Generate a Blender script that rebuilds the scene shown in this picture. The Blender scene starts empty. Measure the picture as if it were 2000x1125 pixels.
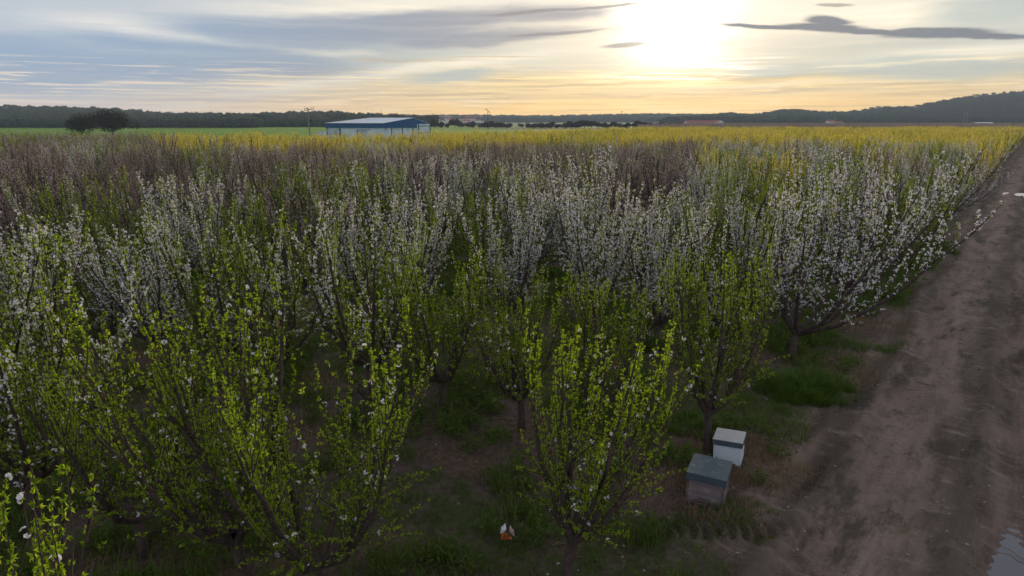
import bpy, math, random
import numpy as np
R = math.radians
SC = bpy.context.scene
COL = SC.collection

# ------------------------------------------------------------------ camera, sky, sun, exposure
H = 5.2
PITCH = math.atan(328.5 / 1350)
cam = bpy.data.cameras.new('camera')
cam.sensor_width = 36; cam.lens = 36 * 1350 / 2000
cam.clip_start = 0.1; cam.clip_end = 12000
camo = bpy.data.objects.new('camera', cam); COL.objects.link(camo)
camo.location = (0, 0, H); camo.rotation_euler = (R(90) - PITCH, 0, 0)
SC.camera = camo
SUN_AZ, SUN_EL = 12.3, 6.7
SC.view_settings.view_transform = 'Standard'; SC.view_settings.look = 'None'
SC.view_settings.exposure = 0.6; SC.view_settings.gamma = 1.0
SC.cycles.max_bounces = 6; SC.cycles.transparent_max_bounces = 8
SC.cycles.transmission_bounces = 4; SC.cycles.diffuse_bounces = 3; SC.cycles.glossy_bounces = 2
SC.cycles.volume_bounces = 0
SC.cycles.sample_clamp_indirect = 4.0

class NT:
    """small helper to write shader node maths"""
    def __init__(s, tree): s.t = tree; s.n = tree.nodes; s.l = tree.links
    def new(s, ty, **k):
        n = s.n.new(ty)
        for a, b in k.items(): setattr(n, a, b)
        return n
    def put(s, sock, v):
        if isinstance(v, bpy.types.NodeSocket): s.l.new(v, sock)
        elif v is not None:
            if sock.type == 'RGBA' and len(v) == 3: v = (*v, 1)
            sock.default_value = v
    def m(s, op, a, b=None, c=None, clamp=False):
        n = s.new('ShaderNodeMath', operation=op, use_clamp=clamp)
        for i, v in enumerate((a, b, c)):
            if v is not None: s.put(n.inputs[i], v)
        return n.outputs[0]
    def add(s, a, b): return s.m('ADD', a, b)
    def mul(s, a, b): return s.m('MULTIPLY', a, b)
    def ramp(s, v, lo, hi, a=0.0, b=1.0, smooth=True):
        n = s.new('ShaderNodeMapRange', interpolation_type='SMOOTHSTEP' if smooth else 'LINEAR')
        for i, q in enumerate((v, lo, hi, a, b)): s.put(n.inputs[i], q)
        return n.outputs[0]
    def mix(s, f, a, b, mode='MIX'):
        n = s.new('ShaderNodeMix', data_type='RGBA', blend_type=mode)
        s.put(n.inputs[0], f); s.put(n.inputs[6], a); s.put(n.inputs[7], b)
        return n.outputs[2]
    def xyz(s, x, y, z):
        n = s.new('ShaderNodeCombineXYZ')
        for i, q in enumerate((x, y, z)): s.put(n.inputs[i], q)
        return n.outputs[0]
    def noise(s, vec, scale=1.0, detail=4.0, rough=.55, out=0, dist=0.0):
        n = s.new('ShaderNodeTexNoise'); s.put(n.inputs['Vector'], vec)
        n.inputs['Scale'].default_value = scale; n.inputs['Detail'].default_value = detail
        n.inputs['Roughness'].default_value = rough; n.inputs['Distortion'].default_value = dist
        return n.outputs[out]

def pix_dir(x, y):
    r = x - 1000; u = 562.5 - y
    return r, 1350 * math.cos(PITCH) + u * math.sin(PITCH), -1350 * math.sin(PITCH) + u * math.cos(PITCH)
def azel(x, y):
    a, b, c = pix_dir(x, y)
    return math.degrees(math.atan2(a, b)), math.degrees(math.atan2(c, math.hypot(a, b)))

wd = bpy.data.worlds.new("World"); SC.world = wd; wd.use_nodes = True
nt = wd.node_tree; nt.nodes.clear(); w = NT(nt)
tc = w.new('ShaderNodeTexCoord')
sp = w.new('ShaderNodeSeparateXYZ'); nt.links.new(tc.outputs['Generated'], sp.inputs[0])
A = w.mul(w.m('ARCTAN2', sp.outputs[0], sp.outputs[1]), 57.2958)
EL = w.mul(w.m('ARCSINE', sp.outputs[2]), 57.2958)
E0 = w.m('MAXIMUM', EL, 0.0)
# wind-stretched warp of the sky coordinates (degrees of azimuth and elevation)
n1 = w.noise(w.xyz(w.mul(A, .10), w.mul(E0, .55), 0), 1, 5, .6, 1)
ns = w.new('ShaderNodeSeparateColor'); nt.links.new(n1, ns.inputs[0])
Aw = w.add(A, w.mul(w.add(ns.outputs[0], -.5), 7.0))
Ew = w.add(E0, w.mul(w.add(ns.outputs[1], -.5), 1.3))
A2 = w.add(A, w.mul(w.add(ns.outputs[0], -.5), 2.2)); E2 = w.add(E0, w.mul(w.add(ns.outputs[2], -.5), .9))
ca, sa = azel(1318, 45)
dS = w.m('SQRT', w.add(w.m('POWER', w.add(A, -ca), 2), w.mul(w.m('POWER', w.add(EL, -sa), 2), 1.3)))
dSw = w.m('SQRT', w.add(w.m('POWER', w.add(Aw, -ca), 2), w.mul(w.m('POWER', w.add(Ew, -sa), 2), 1.5)))
near_sun = w.m('EXPONENT', w.mul(dS, -1 / 16.0))
# clear gradient: Nishita plus milky veil
sky = w.new('ShaderNodeTexSky', sky_type='NISHITA')
sky.sun_disc = False; sky.sun_elevation = R(SUN_EL); sky.sun_rotation = R(SUN_AZ)
sky.air_density = 1.2; sky.dust_density = 2.0; sky.ozone_density = 1.5
nish = w.mix(1.0, sky.outputs[0], (.06, .06, .06), 'MULTIPLY')
def stops(val, pts):
    c = None
    for i, (p, col) in enumerate(pts):
        c = (*col, 1) if c is None else w.mix(w.ramp(val, pts[i - 1][0], p), c, (*col, 1))
    return c
far = stops(Ew, [(-2, (.66, .52, .42)), (.8, (.64, .54, .48)), (2.2, (.42, .45, .50)), (4.0, (.25, .33, .44)), (8, (.37, .42, .48)), (30, (.33, .35, .42)), (80, (.27, .28, .34))])
near = stops(Ew, [(-1, (.95, .56, .13)), (1.0, (.88, .56, .16)), (2.6, (.70, .53, .24)), (4.3, (.36, .40, .37)), (7, (.48, .47, .43)), (12, (.60, .60, .58)), (30, (.36, .37, .42)), (80, (.27, .28, .34))])
lat = w.m('ABSOLUTE', w.add(A, -14.0))
sidef = w.ramp(lat, 10.0, 52.0)
base = w.mix(sidef, near, far)
base = w.mix(.08, base, nish)

def blob(px, py, rx, ry, rot=0.0, warp=1.0, sharp=1.0):
    """soft elliptical patch of cloud, given where it stands (degrees) and its half sizes in degrees"""
    a, e = azel(px, py)
    da = w.add(Aw if warp == 1.0 else A2, -a); de = w.add(Ew if warp == 1.0 else E2, -e)
    c, s_ = math.cos(R(rot)), math.sin(R(rot))
    u = w.add(w.mul(da, c), w.mul(de, s_)); v = w.add(w.mul(de, c), w.mul(da, -s_))
    q = w.add(w.m('POWER', w.m('ABSOLUTE', w.mul(u, 1 / rx)), 2), w.m('POWER', w.m('ABSOLUTE', w.mul(v, 1 / ry)), 2))
    return w.m('EXPONENT', w.mul(w.m('POWER', q, sharp), -1))
def union(bs):
    r = bs[0]
    for b in bs[1:]: r = w.m('MAXIMUM', r, b)
    return r
fine = w.noise(w.xyz(w.mul(Aw, .06), w.mul(Ew, 1.1), 3.0), 1, 6, .62)
fine2 = w.noise(w.xyz(w.mul(Aw, .12), w.mul(w.add(E0, w.mul(Ew, .25)), 3.6), 9.0), 1, 8, .66)
streak = w.noise(w.xyz(w.add(w.mul(A, .035), w.mul(E0, .02)), w.mul(Ew, 2.0), 5.0), 1, 5, .6)
# bright veils
veil_m = w.mul(w.ramp(fine, .50, .72), w.ramp(E0, 0, 1.0))
c = w.mix(w.mul(veil_m, .55), base, w.mix(sidef, (.80, .68, .48, 1), (.52, .51, .50, 1)))
gap = union([blob(250, 55, 6.5, 1.0, 0), blob(650, 22, 12, .8, 4), blob(700, 150, 11, .45, 9), blob(950, 118, 7, .5, 6), blob(1750, 25, 9, .9, -3), blob(1850, 110, 8, .6, 3)])
c = w.mix(w.mul(gap, w.ramp(fine2, .2, .65, .45, .95)), c, w.mix(sidef, (.84, .74, .56, 1), (.58, .57, .55, 1)))
# broad blue-grey bank over the left half
bank = union([blob(560, 62, 10, 1.1, -2), blob(820, 40, 10, .8, 2), blob(1060, 28, 7, .7, 3), blob(930, 75, 9, .5, 3), blob(420, 110, 11, 1.2, -4), blob(230, 125, 10, 1.4, -3), blob(60, 140, 9, 1.3, 0), blob(700, 55, 12, 1.0, 0)])
bankm = w.mul(w.ramp(bank, .12, .75), w.ramp(streak, .25, .7, .65, 1.0))
c = w.mix(w.mul(bankm, .95), c, w.mix(w.ramp(A, -32, 4), (.21, .29, .40, 1), (.225, .22, .245, 1)))
thin = union([blob(820, 118, 6.5, .20, -1), blob(960, 112, 5, .16, 1), blob(1000, 155, 5, .18, 0), blob(1120, 165, 6, .22, 1), blob(1250, 188, 9, .25, 0), blob(900, 190, 9, .25, 0), blob(1600, 172, 12, .26, 1), blob(500, 196, 12, .22, 0), blob(1500, 148, 9, .4, 0)])
lowst = w.mul(w.ramp(fine2, .50, .60), w.mul(w.ramp(E0, .1, .8), w.ramp(E0, 2.8, 4.6, 1.0, 0.0)))
thinm = w.m('MAXIMUM', w.mul(w.ramp(thin, .25, .9), w.ramp(fine2, .35, .6, .3, 1.0)), w.mul(lowst, .6))
c = w.mix(w.mul(thinm, .62), c, w.mix(sidef, (.44, .31, .15, 1), (.36, .34, .36, 1)))
brt = w.mul(w.ramp(fine2, .40, .49, 1.0, 0.0), w.mul(w.ramp(E0, .2, 1.2), w.ramp(E0, 3.0, 4.8, 1.0, 0.0)))
c = w.mix(w.mul(brt, .7), c, w.mix(sidef, (1.0, .72, .30, 1), (.74, .60, .46, 1)))
cool = union([blob(1800, 135, 8, .9, -2), blob(1560, 135, 5, .5, 0), blob(870, 150, 4, .45, 5), blob(1950, 20, 5, 1.0, 0)])
c = w.mix(w.mul(w.ramp(cool, .15, .8), .75), c, (.345, .395, .375, 1))
c = w.mix(w.mul(w.mul(union([blob(1650, 130, 4, .11, 0), blob(1900, 118, 6, .12, 2), blob(1500, 165, 8, .12, 1)]), w.ramp(fine2, .35, .55)), .8), c, (.85, .70, .45, 1))
# glow of the hidden sun
g1 = w.m('EXPONENT', w.mul(w.m('POWER', w.mul(dSw, 1 / 3.5), 2.0), -1))
g1 = w.mul(g1, w.m('MAXIMUM', w.ramp(E0, 2.6, 5.0), w.ramp(fine2, .56, .44, .30, 1.0)))
g2 = w.m('EXPONENT', w.mul(dS, -1 / 6.5))
c = w.mix(1.0, c, w.mix(1.0, (1.0, .86, .62, 1), w.xyz(w.mul(g2, .34), w.mul(g2, .34), w.mul(g2, .34)), 'MULTIPLY'), 'ADD')
low = union([blob(1310, 148, 4.2, .30, 0), blob(1400, 122, 3.0, .4, 0)])
g3 = w.m('MAXIMUM', g1, w.mul(low, w.ramp(fine2, .56, .44)))
c = w.mix(1.0, c, w.mix(1.0, (1.3, 1.2, 1.0, 1), w.xyz(g3, g3, g3), 'MULTIPLY'), 'ADD')
# dark lens-shaped clouds around the sun
dk = union([blob(1500, 52, 4.4, .22, -5, .5), blob(1600, 55, 3.6, .40, -6, .5), blob(1610, 42, 1.8, .42, -8, .5), blob(1700, 64, 3, .28, -6, .5), blob(1830, 68, 4.4, .42, -2, .5), blob(1770, 66, 2.4, .40, 0, .5), blob(1930, 72, 3.4, .24, -3, .5)])
dk2 = union([blob(1220, 90, 2.5, .22, 3, .5), blob(1030, 24, 5.0, .20, 4, .5), blob(1160, 14, 4.5, .14, 4, .5), blob(1080, 66, 5.0, .15, 3, .5), blob(1630, 12, 1.5, .18, -5, .5)])
c = w.mix(w.mul(w.ramp(dk, .32, .75), .88), c, (.12, .13, .155, 1))
c = w.mix(w.mul(w.ramp(dk2, .35, .8), .70), c, (.24, .215, .20, 1))
bg = w.new('ShaderNodeBackground'); nt.links.new(c, bg.inputs[0]); bg.inputs[1].default_value = 1.0
wo = w.new('ShaderNodeOutputWorld'); nt.links.new(bg.outputs[0], wo.inputs[0])
wd.cycles.sampling_method = 'MANUAL'; wd.cycles.sample_map_resolution = 1024

sl = bpy.data.lights.new('sun', 'SUN'); sl.energy = 2.6; sl.angle = R(8); sl.color = (1, .80, .52)
so = bpy.data.objects.new('sun', sl); COL.objects.link(so)
so.rotation_euler = (R(90 - SUN_EL), 0, R(180 - SUN_AZ))

# ------------------------------------------------------------------ helpers
def tag(o, label=None, cat=None, group=None, kind=None):
    if label: o['label'] = label
    if cat: o['category'] = cat
    if group: o['group'] = group
    if kind: o['kind'] = kind
    return o
def mesh(name, V, parts, mats, smooth=False):
    """parts: list of (faces array (n,k), material index)"""
    me = bpy.data.meshes.new(name)
    V = np.asarray(V, dtype=np.float32).reshape(-1, 3)
    me.vertices.add(len(V)); me.vertices.foreach_set('co', V.ravel())
    fs = [(np.asarray(f, dtype=np.int32), m) for f, m in parts if len(f)]
    loops = np.concatenate([f.ravel() for f, m in fs]) if fs else np.zeros(0, np.int32)
    tot = np.concatenate([np.full(len(f), f.shape[1], np.int32) for f, m in fs]) if fs else np.zeros(0, np.int32)
    mi = np.concatenate([np.full(len(f), m, np.int32) for f, m in fs]) if fs else np.zeros(0, np.int32)
    me.loops.add(len(loops)); me.loops.foreach_set('vertex_index', loops)
    me.polygons.add(len(tot))
    me.polygons.foreach_set('loop_start', np.concatenate([[0], np.cumsum(tot)[:-1]]).astype(np.int32) if len(tot) else [])
    me.polygons.foreach_set('material_index', mi)
    me.polygons.foreach_set('use_smooth', np.full(len(tot), smooth))
    for m in mats: me.materials.append(m)
    me.update(calc_edges=True)
    return me
def obj(name, me, parent=None, loc=None, rz=0, link=COL):
    o = bpy.data.objects.new(name, me); link.objects.link(o)
    if parent: o.parent = parent
    if loc is not None: o.location = loc
    o.rotation_euler[2] = rz
    return o
class MB:
    """collects simple solids into one mesh"""
    def __init__(s): s.v = []; s.q = []; s.t = []; s.n = 0
    def addv(s, V, q=(), t=()):
        V = np.asarray(V, float).reshape(-1, 3)
        for f in q: s.q.append([i + s.n for i in f])
        for f in t: s.t.append([i + s.n for i in f])
        s.v.append(V); s.n += len(V)
    def box(s, x0, x1, y0, y1, z0, z1, taper=0.0):
        k = taper
        s.addv([(x0, y0, z0), (x1, y0, z0), (x1, y1, z0), (x0, y1, z0), (x0 + k, y0 + k, z1), (x1 - k, y0 + k, z1), (x1 - k, y1 - k, z1), (x0 + k, y1 - k, z1)],
               [(3, 2, 1, 0), (4, 5, 6, 7), (0, 1, 5, 4), (1, 2, 6, 5), (2, 3, 7, 6), (3, 0, 4, 7)])
    def bar(s, a, b, r, r2=None, k=8):
        V, F = tube(np.array([a, b], float), np.array([r, r if r2 is None else r2]), k)
        s.addv(V, F.tolist())
        s.q += []; n0 = s.n - len(V)
        for base in (0, k):
            for i in range(1, k - 1): s.t.append([n0 + base, n0 + base + i, n0 + base + i + 1])
    def slab(s, pts, th):
        """a panel with real thickness from 4 corner points"""
        P = np.array(pts, float); n = np.cross(P[1] - P[0], P[3] - P[0]); n /= np.linalg.norm(n)
        s.addv(np.concatenate([P, P - n * th]), [(0, 1, 2, 3), (7, 6, 5, 4), (0, 4, 5, 1), (1, 5, 6, 2), (2, 6, 7, 3), (3, 7, 4, 0)])
    def prism(s, poly, z0, z1):
        n = len(poly); V = [(x, y, z0) for x, y in poly] + [(x, y, z1) for x, y in poly]
        s.addv(V, [(i, (i + 1) % n, n + (i + 1) % n, n + i) for i in range(n)], [(n, n + i, n + i + 1) for i in range(1, n - 1)])
    def me(s, name, mat, smooth=False):
        return mesh(name, np.concatenate(s.v), [(np.array(s.q), 0) if s.q else (np.zeros((0, 4)), 0), (np.array(s.t), 0) if s.t else (np.zeros((0, 3)), 0)], [mat], smooth)
    def build(s, name, mat, parent=None, loc=None, rz=0, smooth=False, bevel=0):
        o = obj(name, s.me(name, mat, smooth), parent, loc, rz)
        if bevel:
            b = o.modifiers.new('bevel', 'BEVEL'); b.width = bevel; b.segments = 2
        return o
def tube(P, r, k=5):
    P = np.asarray(P, float); n = len(P)
    T = np.gradient(P, axis=0); T /= np.linalg.norm(T, axis=1)[:, None] + 1e-9
    ref = np.where(np.abs(T[:, 2:3]) > .95, np.array([[1., 0, 0]]), np.array([[0, 0, 1.]]))
    B = np.cross(T, ref); B /= np.linalg.norm(B, axis=1)[:, None] + 1e-9
    N = np.cross(B, T)
    a = np.linspace(0, 2 * math.pi, k, endpoint=False)
    V = P[:, None, :] + r[:, None, None] * (np.cos(a)[None, :, None] * B[:, None, :] + np.sin(a)[None, :, None] * N[:, None, :])
    i = np.arange(n - 1)[:, None] * k; j = np.arange(k)[None, :]; j2 = (j + 1) % k
    F = np.stack([i + j, i + j2, i + k + j2, i + k + j], -1).reshape(-1, 4)
    return V.reshape(-1, 3), F
def hashn(ix, iy, seed=0):
    n = (ix.astype(np.int64) * 374761393 + iy.astype(np.int64) * 668265263 + seed * 144665) & 0x7fffffff
    n = ((n ^ (n >> 13)) * 1274126177) & 0x7fffffff
    return ((n ^ (n >> 16)) & 0xffff) / 65535.0
def vnoise(x, y, seed=0):
    ix = np.floor(x); iy = np.floor(y); fx = x - ix; fy = y - iy
    fx = fx * fx * (3 - 2 * fx); fy = fy * fy * (3 - 2 * fy)
    a = hashn(ix, iy, seed); b = hashn(ix + 1, iy, seed); c_ = hashn(ix, iy + 1, seed); d = hashn(ix + 1, iy + 1, seed)
    return (a + (b - a) * fx) * (1 - fy) + (c_ + (d - c_) * fx) * fy - .5
def sstep(a, b, x):
    t = np.clip((x - a) / (b - a), 0, 1); return t * t * (3 - 2 * t)

# the road's own axes: s runs along it away from the camera, t is to its right
RA = math.atan2(1036, 1350 * math.cos(PITCH) + 328.5 * math.sin(PITCH))
UX, UY = math.sin(RA), math.cos(RA)
def to_xy(s, t): return s * UX + t * UY, s * UY - t * UX
def to_st(x, y): return x * UX + y * UY, x * UY - y * UX
ROW0, ROWD, TREED, SLOPE = -.55, 5.25, 1.55, .30
def rowphase(s, t): return (s - SLOPE * (t + 3.4) - ROW0) / ROWD
def ground_h(x, y):
    s, t = to_st(x, y); d = np.hypot(x, y)
    fade = 1 / (1 + (d / 60.0) ** 2)
    h = vnoise(x / 3, y / 3, 1) * .10 + vnoise(x / .9, y / .9, 2) * .05 + vnoise(x / .33, y / .33, 3) * .03 * fade + vnoise(x / .12, y / .12, 4) * .034 * fade
    h = h + vnoise(x / .06, y / .06, 9) * .018 * sstep(30, 12, d)
    road = sstep(-2.6, -2.0, t) * sstep(5.5, 4.6, t)
    h = h * (1 - .45 * road)
    wob = vnoise(s / 6, s * 0 + 3, 7) * .5
    for tr, wd_, dp in ((-1.55, .28, .055), (.25, .30, .085), (-2.25, .2, .03), (2.0, .3, .06)):
        g = np.exp(-((t - tr - wob) / wd_) ** 2)
        m = .45 + vnoise(s / 2.5, s * 0 + tr * 5, 11) * 1.0
        h = h - g * dp * 1.5 * np.clip(m + .4, 0, 1.3)
        h = h + np.exp(-((np.abs(t - tr - wob) - wd_ * 1.7) / (.35 * wd_)) ** 2) * dp * .7
        h = h + g * .022 * fade * np.sign(np.sin(s * 2 * math.pi / .21 + np.abs(t - tr - wob) * 7)) * np.clip(m, 0, 1)
    # lug marks where a tractor turned out of the orchard
    for (cs, ct, ang) in ((8.0, -2.75, .9), (12.2, -2.5, .15), (10.9, -2.0, .1)):
        u = (s - cs) * math.cos(ang) + (t - ct) * math.sin(ang); v = -(s - cs) * math.sin(ang) + (t - ct) * math.cos(ang)
        h = h + np.exp(-(u / 1.5) ** 4 - (v / .22) ** 4) * (.045 * np.sin(u * 2 * math.pi / .17 + np.abs(v) * 8) - .02)
    for ps, pt, rs, rt, dz in PUDS:
        q = ((s - ps) / rs) ** 2 + ((t - pt) / rt) ** 2
        h = h - dz * np.exp(-q * .7)
    return h
PUDS = [(9.35, .62, 1.0, .30, .16), (63.0, -.15, 1.9, 1.1, .2)]

# ------------------------------------------------------------------ materials
def mat(name):
    m = bpy.data.materials.new(name); m.use_nodes = True
    t = m.node_tree; n = NT(t); b = t.nodes['Principled BSDF']
    return m, n, b
def simple(name, col, rough=.7, var=.15, scale=8.0, metal=0.0, bump=0.0, spec=.3):
    m, n, b = mat(name)
    tcx = n.new('ShaderNodeTexCoord'); ns_ = n.noise(tcx.outputs['Object'], scale, 5, .6)
    c1 = tuple(v * (1 - var) for v in col); c2 = tuple(min(1, v * (1 + var)) for v in col)
    n.put(b.inputs['Base Color'], n.mix(n.ramp(ns_, .3, .7), (*c1, 1), (*c2, 1)))
    b.inputs['Roughness'].default_value = rough; b.inputs['Metallic'].default_value = metal
    b.inputs['Specular IOR Level'].default_value = spec
    if bump:
        bm = n.new('ShaderNodeBump'); bm.inputs['Strength'].default_value = bump; bm.inputs['Distance'].default_value = .01
        n.put(bm.inputs['Height'], n.noise(tcx.outputs['Object'], scale * 6, 4)); n.put(b.inputs['Normal'], bm.outputs[0])
    return m
def leafmat(name, cols, trans=.5, tcol=(1.5, 1.6, .55), rough=.45):
    """leaf: diffuse + translucent, random per leaf and per tree"""
    m, n, b = mat(name)
    g = n.new('ShaderNodeNewGeometry'); oi = n.new('ShaderNodeObjectInfo')
    c_ = n.mix(g.outputs['Random Per Island'], (*cols[0], 1), (*cols[1], 1))
    c_ = n.mix(n.mul(oi.outputs['Random'], .55), c_, (*cols[2], 1))
    n.put(b.inputs['Base Color'], c_); b.inputs['Roughness'].default_value = rough
    b.inputs['Specular IOR Level'].default_value = .25
    tr = n.new('ShaderNodeBsdfTranslucent'); n.put(tr.inputs[0], n.mix(1.0, c_, (*tcol, 1), 'MULTIPLY'))
    mx = n.new('ShaderNodeMixShader'); mx.inputs[0].default_value = trans
    n.l.new(b.outputs[0], mx.inputs[1]); n.l.new(tr.outputs[0], mx.inputs[2])
    n.l.new(mx.outputs[0], n.n['Material Output'].inputs[0])
    return m
M = {}
M['leaf'] = leafmat('leaf', [(.13, .24, .014), (.38, .46, .025), (.18, .26, .03)], .55, (1.5, 1.5, .5))
M['leafy'] = leafmat('backlit_yellow_leaf', [(.58, .54, .12), (.70, .62, .15), (.46, .50, .10)], .55, (1.35, 1.25, .7))  # yellow of leaves lit from behind is put into the colour
M['petal'] = leafmat('petal', [(.84, .82, .84), (.74, .72, .76), (.82, .78, .82)], .35, (1, .97, .93), .6)
M['bud'] = leafmat('bud', [(.40, .29, .28), (.66, .58, .56), (.32, .24, .20)], .2, (1, .9, .9), .7)
M['bark'] = simple('bark', (.085, .062, .052), .9, .35, 12, bump=.5, spec=.15)
M['twig'] = simple('twig_bark', (.12, .075, .065), .85, .3, 6, spec=.15)
M['oak'] = leafmat('oak_leaf', [(.022, .026, .014), (.036, .036, .018), (.03, .026, .018)], .15, (1, 1, .5), .8)
M['wood'] = leafmat('far_leaf', [(.014, .040, .036), (.085, .135, .080), (.10, .12, .08)], .15, (1, 1, .5), .8)
M['grass'] = leafmat('grass_blade', [(.06, .12, .012), (.11, .17, .02), (.09, .10, .03)], .35, (1.3, 1.4, .5), .6)
M['dry'] = leafmat('dry_blade', [(.24, .17, .095), (.36, .26, .15), (.13, .09, .055)], .25, (1, .9, .7), .8)
M['stone'] = simple('stone', (.26, .23, .21), .9, .3, 30)

def ground_material():
    m, n, b = mat('soil_and_turf')
    g = n.new('ShaderNodeNewGeometry'); P = g.outputs['Position']
    sx = n.new('ShaderNodeSeparateXYZ'); n.put(sx.inputs[0], P)
    X, Y = sx.outputs[0], sx.outputs[1]
    s = n.add(n.mul(X, UX), n.mul(Y, UY)); t = n.add(n.mul(X, UY), n.mul(Y, -UX))
    big = n.noise(P, .35, 4); mid = n.noise(P, 1.6, 5, .65); fin = n.noise(P, 9, 6, .7); grain = n.noise(P, 60, 3, .7)
    st_ = n.noise(n.xyz(n.mul(s, .6), n.mul(t, 2.6), 0), 1, 6, .65)
    st2 = n.noise(n.xyz(n.mul(s, 3.0), n.mul(t, .9), 7), 1, 6, .7)
    soil = n.mix(n.ramp(fin, .3, .7), (.085, .060, .050, 1), (.155, .112, .094, 1))
    soil = n.mix(n.ramp(mid, .55, .75), soil, (.060, .045, .034, 1))
    road = n.mix(n.ramp(st_, .36, .62), (.12, .088, .068, 1), (.25, .185, .148, 1))
    tw = n.add(t, n.mul(n.add(n.noise(n.xyz(n.mul(s, .16), 0, 2), 1, 2), -.5), 1.6))
    def strip(c0, wd): return n.m('EXPONENT', n.mul(n.m('POWER', n.mul(n.add(tw, -c0), 1 / wd), 2), -1))
    road = n.mix(n.mul(n.mul(n.m('MAXIMUM', strip(-1.15, .42), strip(1.05, .4)), n.ramp(fin, .25, .6)), .6), road, (.35, .265, .215, 1))
    road = n.mix(n.mul(n.mul(n.m('MAXIMUM', strip(-.25, .30), strip(-2.1, .25)), n.ramp(st_, .3, .55)), .65), road, (.085, .078, .052, 1))
    road = n.mix(n.mul(n.ramp(st2, .52, .68), .7), road, (.31, .24, .20, 1))
    road = n.mix(n.mul(n.ramp(n.noise(n.xyz(n.mul(s, .35), n.mul(t, 1.1), 4), 1, 6, .7), .50, .62), .8), road, (.075, .066, .045, 1))
    road = n.mix(n.mul(n.ramp(fin, .58, .70), .55), road, (.05, .042, .034, 1))
    road = n.mix(n.mul(n.ramp(grain, .62, .72), .4), road, (.33, .28, .25, 1))
    grn = n.mix(n.ramp(fin, .35, .62), (.050, .048, .022, 1), (.055, .085, .020, 1))
    dry = n.mix(n.ramp(fin, .35, .65), (.075, .052, .036, 1), (.15, .108, .072, 1))
    ph = n.m('FRACT', n.mul(n.add(n.add(s, n.mul(n.add(t, 3.4), -SLOPE)), -ROW0 + .5), 1 / ROWD))
    dist_row = n.mul(n.m('MINIMUM', ph, n.add(1.0, n.mul(ph, -1))), ROWD)
    wobb = n.mul(n.add(mid, -.5), 2.4)
    turf = n.mul(n.ramp(n.add(dist_row, wobb), 1.3, 1.9), n.ramp(mid, .42, .58, .25, .9))
    orch = n.mix(turf, n.mix(n.ramp(big, .42, .6), soil, dry), grn)
    verge = n.ramp(n.add(t, n.mul(n.add(mid, -.5), 1.6)), -3.0, -2.3)
    c_ = n.mix(verge, orch, road)
    tuft = n.mul(n.ramp(n.noise(P, .9, 5, .7), .60, .66), n.ramp(n.add(t, 2.2), -.9, .1, 1, 0))
    c_ = n.mix(tuft, c_, grn)
    c_ = n.mix(n.ramp(n.add(t, n.mul(mid, 1.5)), 5.0, 5.8), c_, grn)
    # crop fields beyond the orchard
    fld = n.mix(n.ramp(n.noise(n.xyz(n.mul(X, .02), n.mul(Y, .12), 0), 1, 5), .35, .65), (.085, .20, .004, 1), (.14, .28, .008, 1))
    brn = n.mix(n.ramp(n.noise(P, .15, 4), .4, .6), (.10, .062, .052, 1), (.16, .10, .08, 1))
    fr = n.ramp(n.add(X, n.mul(Y, -.165)), 0.0, 14.0)
    fc = n.mix(n.ramp(Y, 330, 400), fld, n.mix(n.ramp(n.noise(n.xyz(n.mul(X, .01), n.mul(Y, .05), 0), 1, 3), .45, .55), (.035, .10, .012, 1), (.07, .12, .025, 1)))
    left = n.ramp(n.add(X, n.mul(Y, .02)), -30, 10)
    field = n.mix(fr, n.mix(left, fld, fc), brn)
    out = n.m('MINIMUM', n.ramp(n.add(Y, n.mul(n.m('MAXIMUM', n.add(X, 60.0), 0.0), .45)), 113, 116), n.m('MAXIMUM', n.ramp(n.add(Y, n.mul(X, -1.82)), 132, 136), n.ramp(Y, 197, 203)))
    c_ = n.mix(out, c_, field)
    c_ = n.mix(1.0, c_, n.mix(grain, (.6, .6, .6, 1), (1.4, 1.4, 1.4, 1)), 'MULTIPLY')
    n.put(b.inputs['Base Color'], c_)
    b.inputs['Specular IOR Level'].default_value = .12
    n.put(b.inputs['Roughness'], .95)
    bm = n.new('ShaderNodeBump'); bm.inputs['Strength'].default_value = 1.0; bm.inputs['Distance'].default_value = .05
    n.put(bm.inputs['Height'], n.add(fin, n.mul(grain, .4))); n.put(b.inputs['Normal'], bm.outputs[0])
    return m
M['soil'] = ground_material()

# ------------------------------------------------------------------ ground and dirt road: one continuous sheet, split where the road runs
ang = np.concatenate([np.arange(-180, -48, 6.0), np.arange(-48, 20, .22), np.arange(20, 48, .14), np.arange(48, 180, 6.0)])
rad = [1.2]
while rad[-1] < 6500:
    r_ = rad[-1]; rad.append(r_ + max(.03, r_ * (.0042 if r_ < 40 else .008 if r_ < 90 else .03)))
rad = np.array(rad)
AA, RR = np.meshgrid(np.radians(ang), rad)
GX, GY = RR * np.sin(AA), RR * np.cos(AA)
GZ = ground_h(GX, GY)
GZ[rad > 380] *= .2
na, nr = len(ang), len(rad)
Vg = np.stack([GX, GY, GZ], -1).reshape(-1, 3)
i = np.arange(nr - 1)[:, None] * na; j = np.arange(na)[None, :]; j2 = (j + 1) % na
Fg = np.stack([i + j, i + na + j, i + na + j2, i + j2], -1).reshape(-1, 4)
Vg = np.concatenate([Vg, [[0, 0, 0]]])
cx = Vg[Fg].mean(1)
ss, tt = to_st(cx[:, 0], cx[:, 1])
edge = -2.6 + vnoise(ss / 1.3, ss * 0, 21) * .7
isroad = (tt > edge) & (tt < 5.2) & (ss < 900) & (ss > -200)
cen = np.stack([np.full(na, na * nr), np.arange(na), (np.arange(na) + 1) % na], -1)
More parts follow.
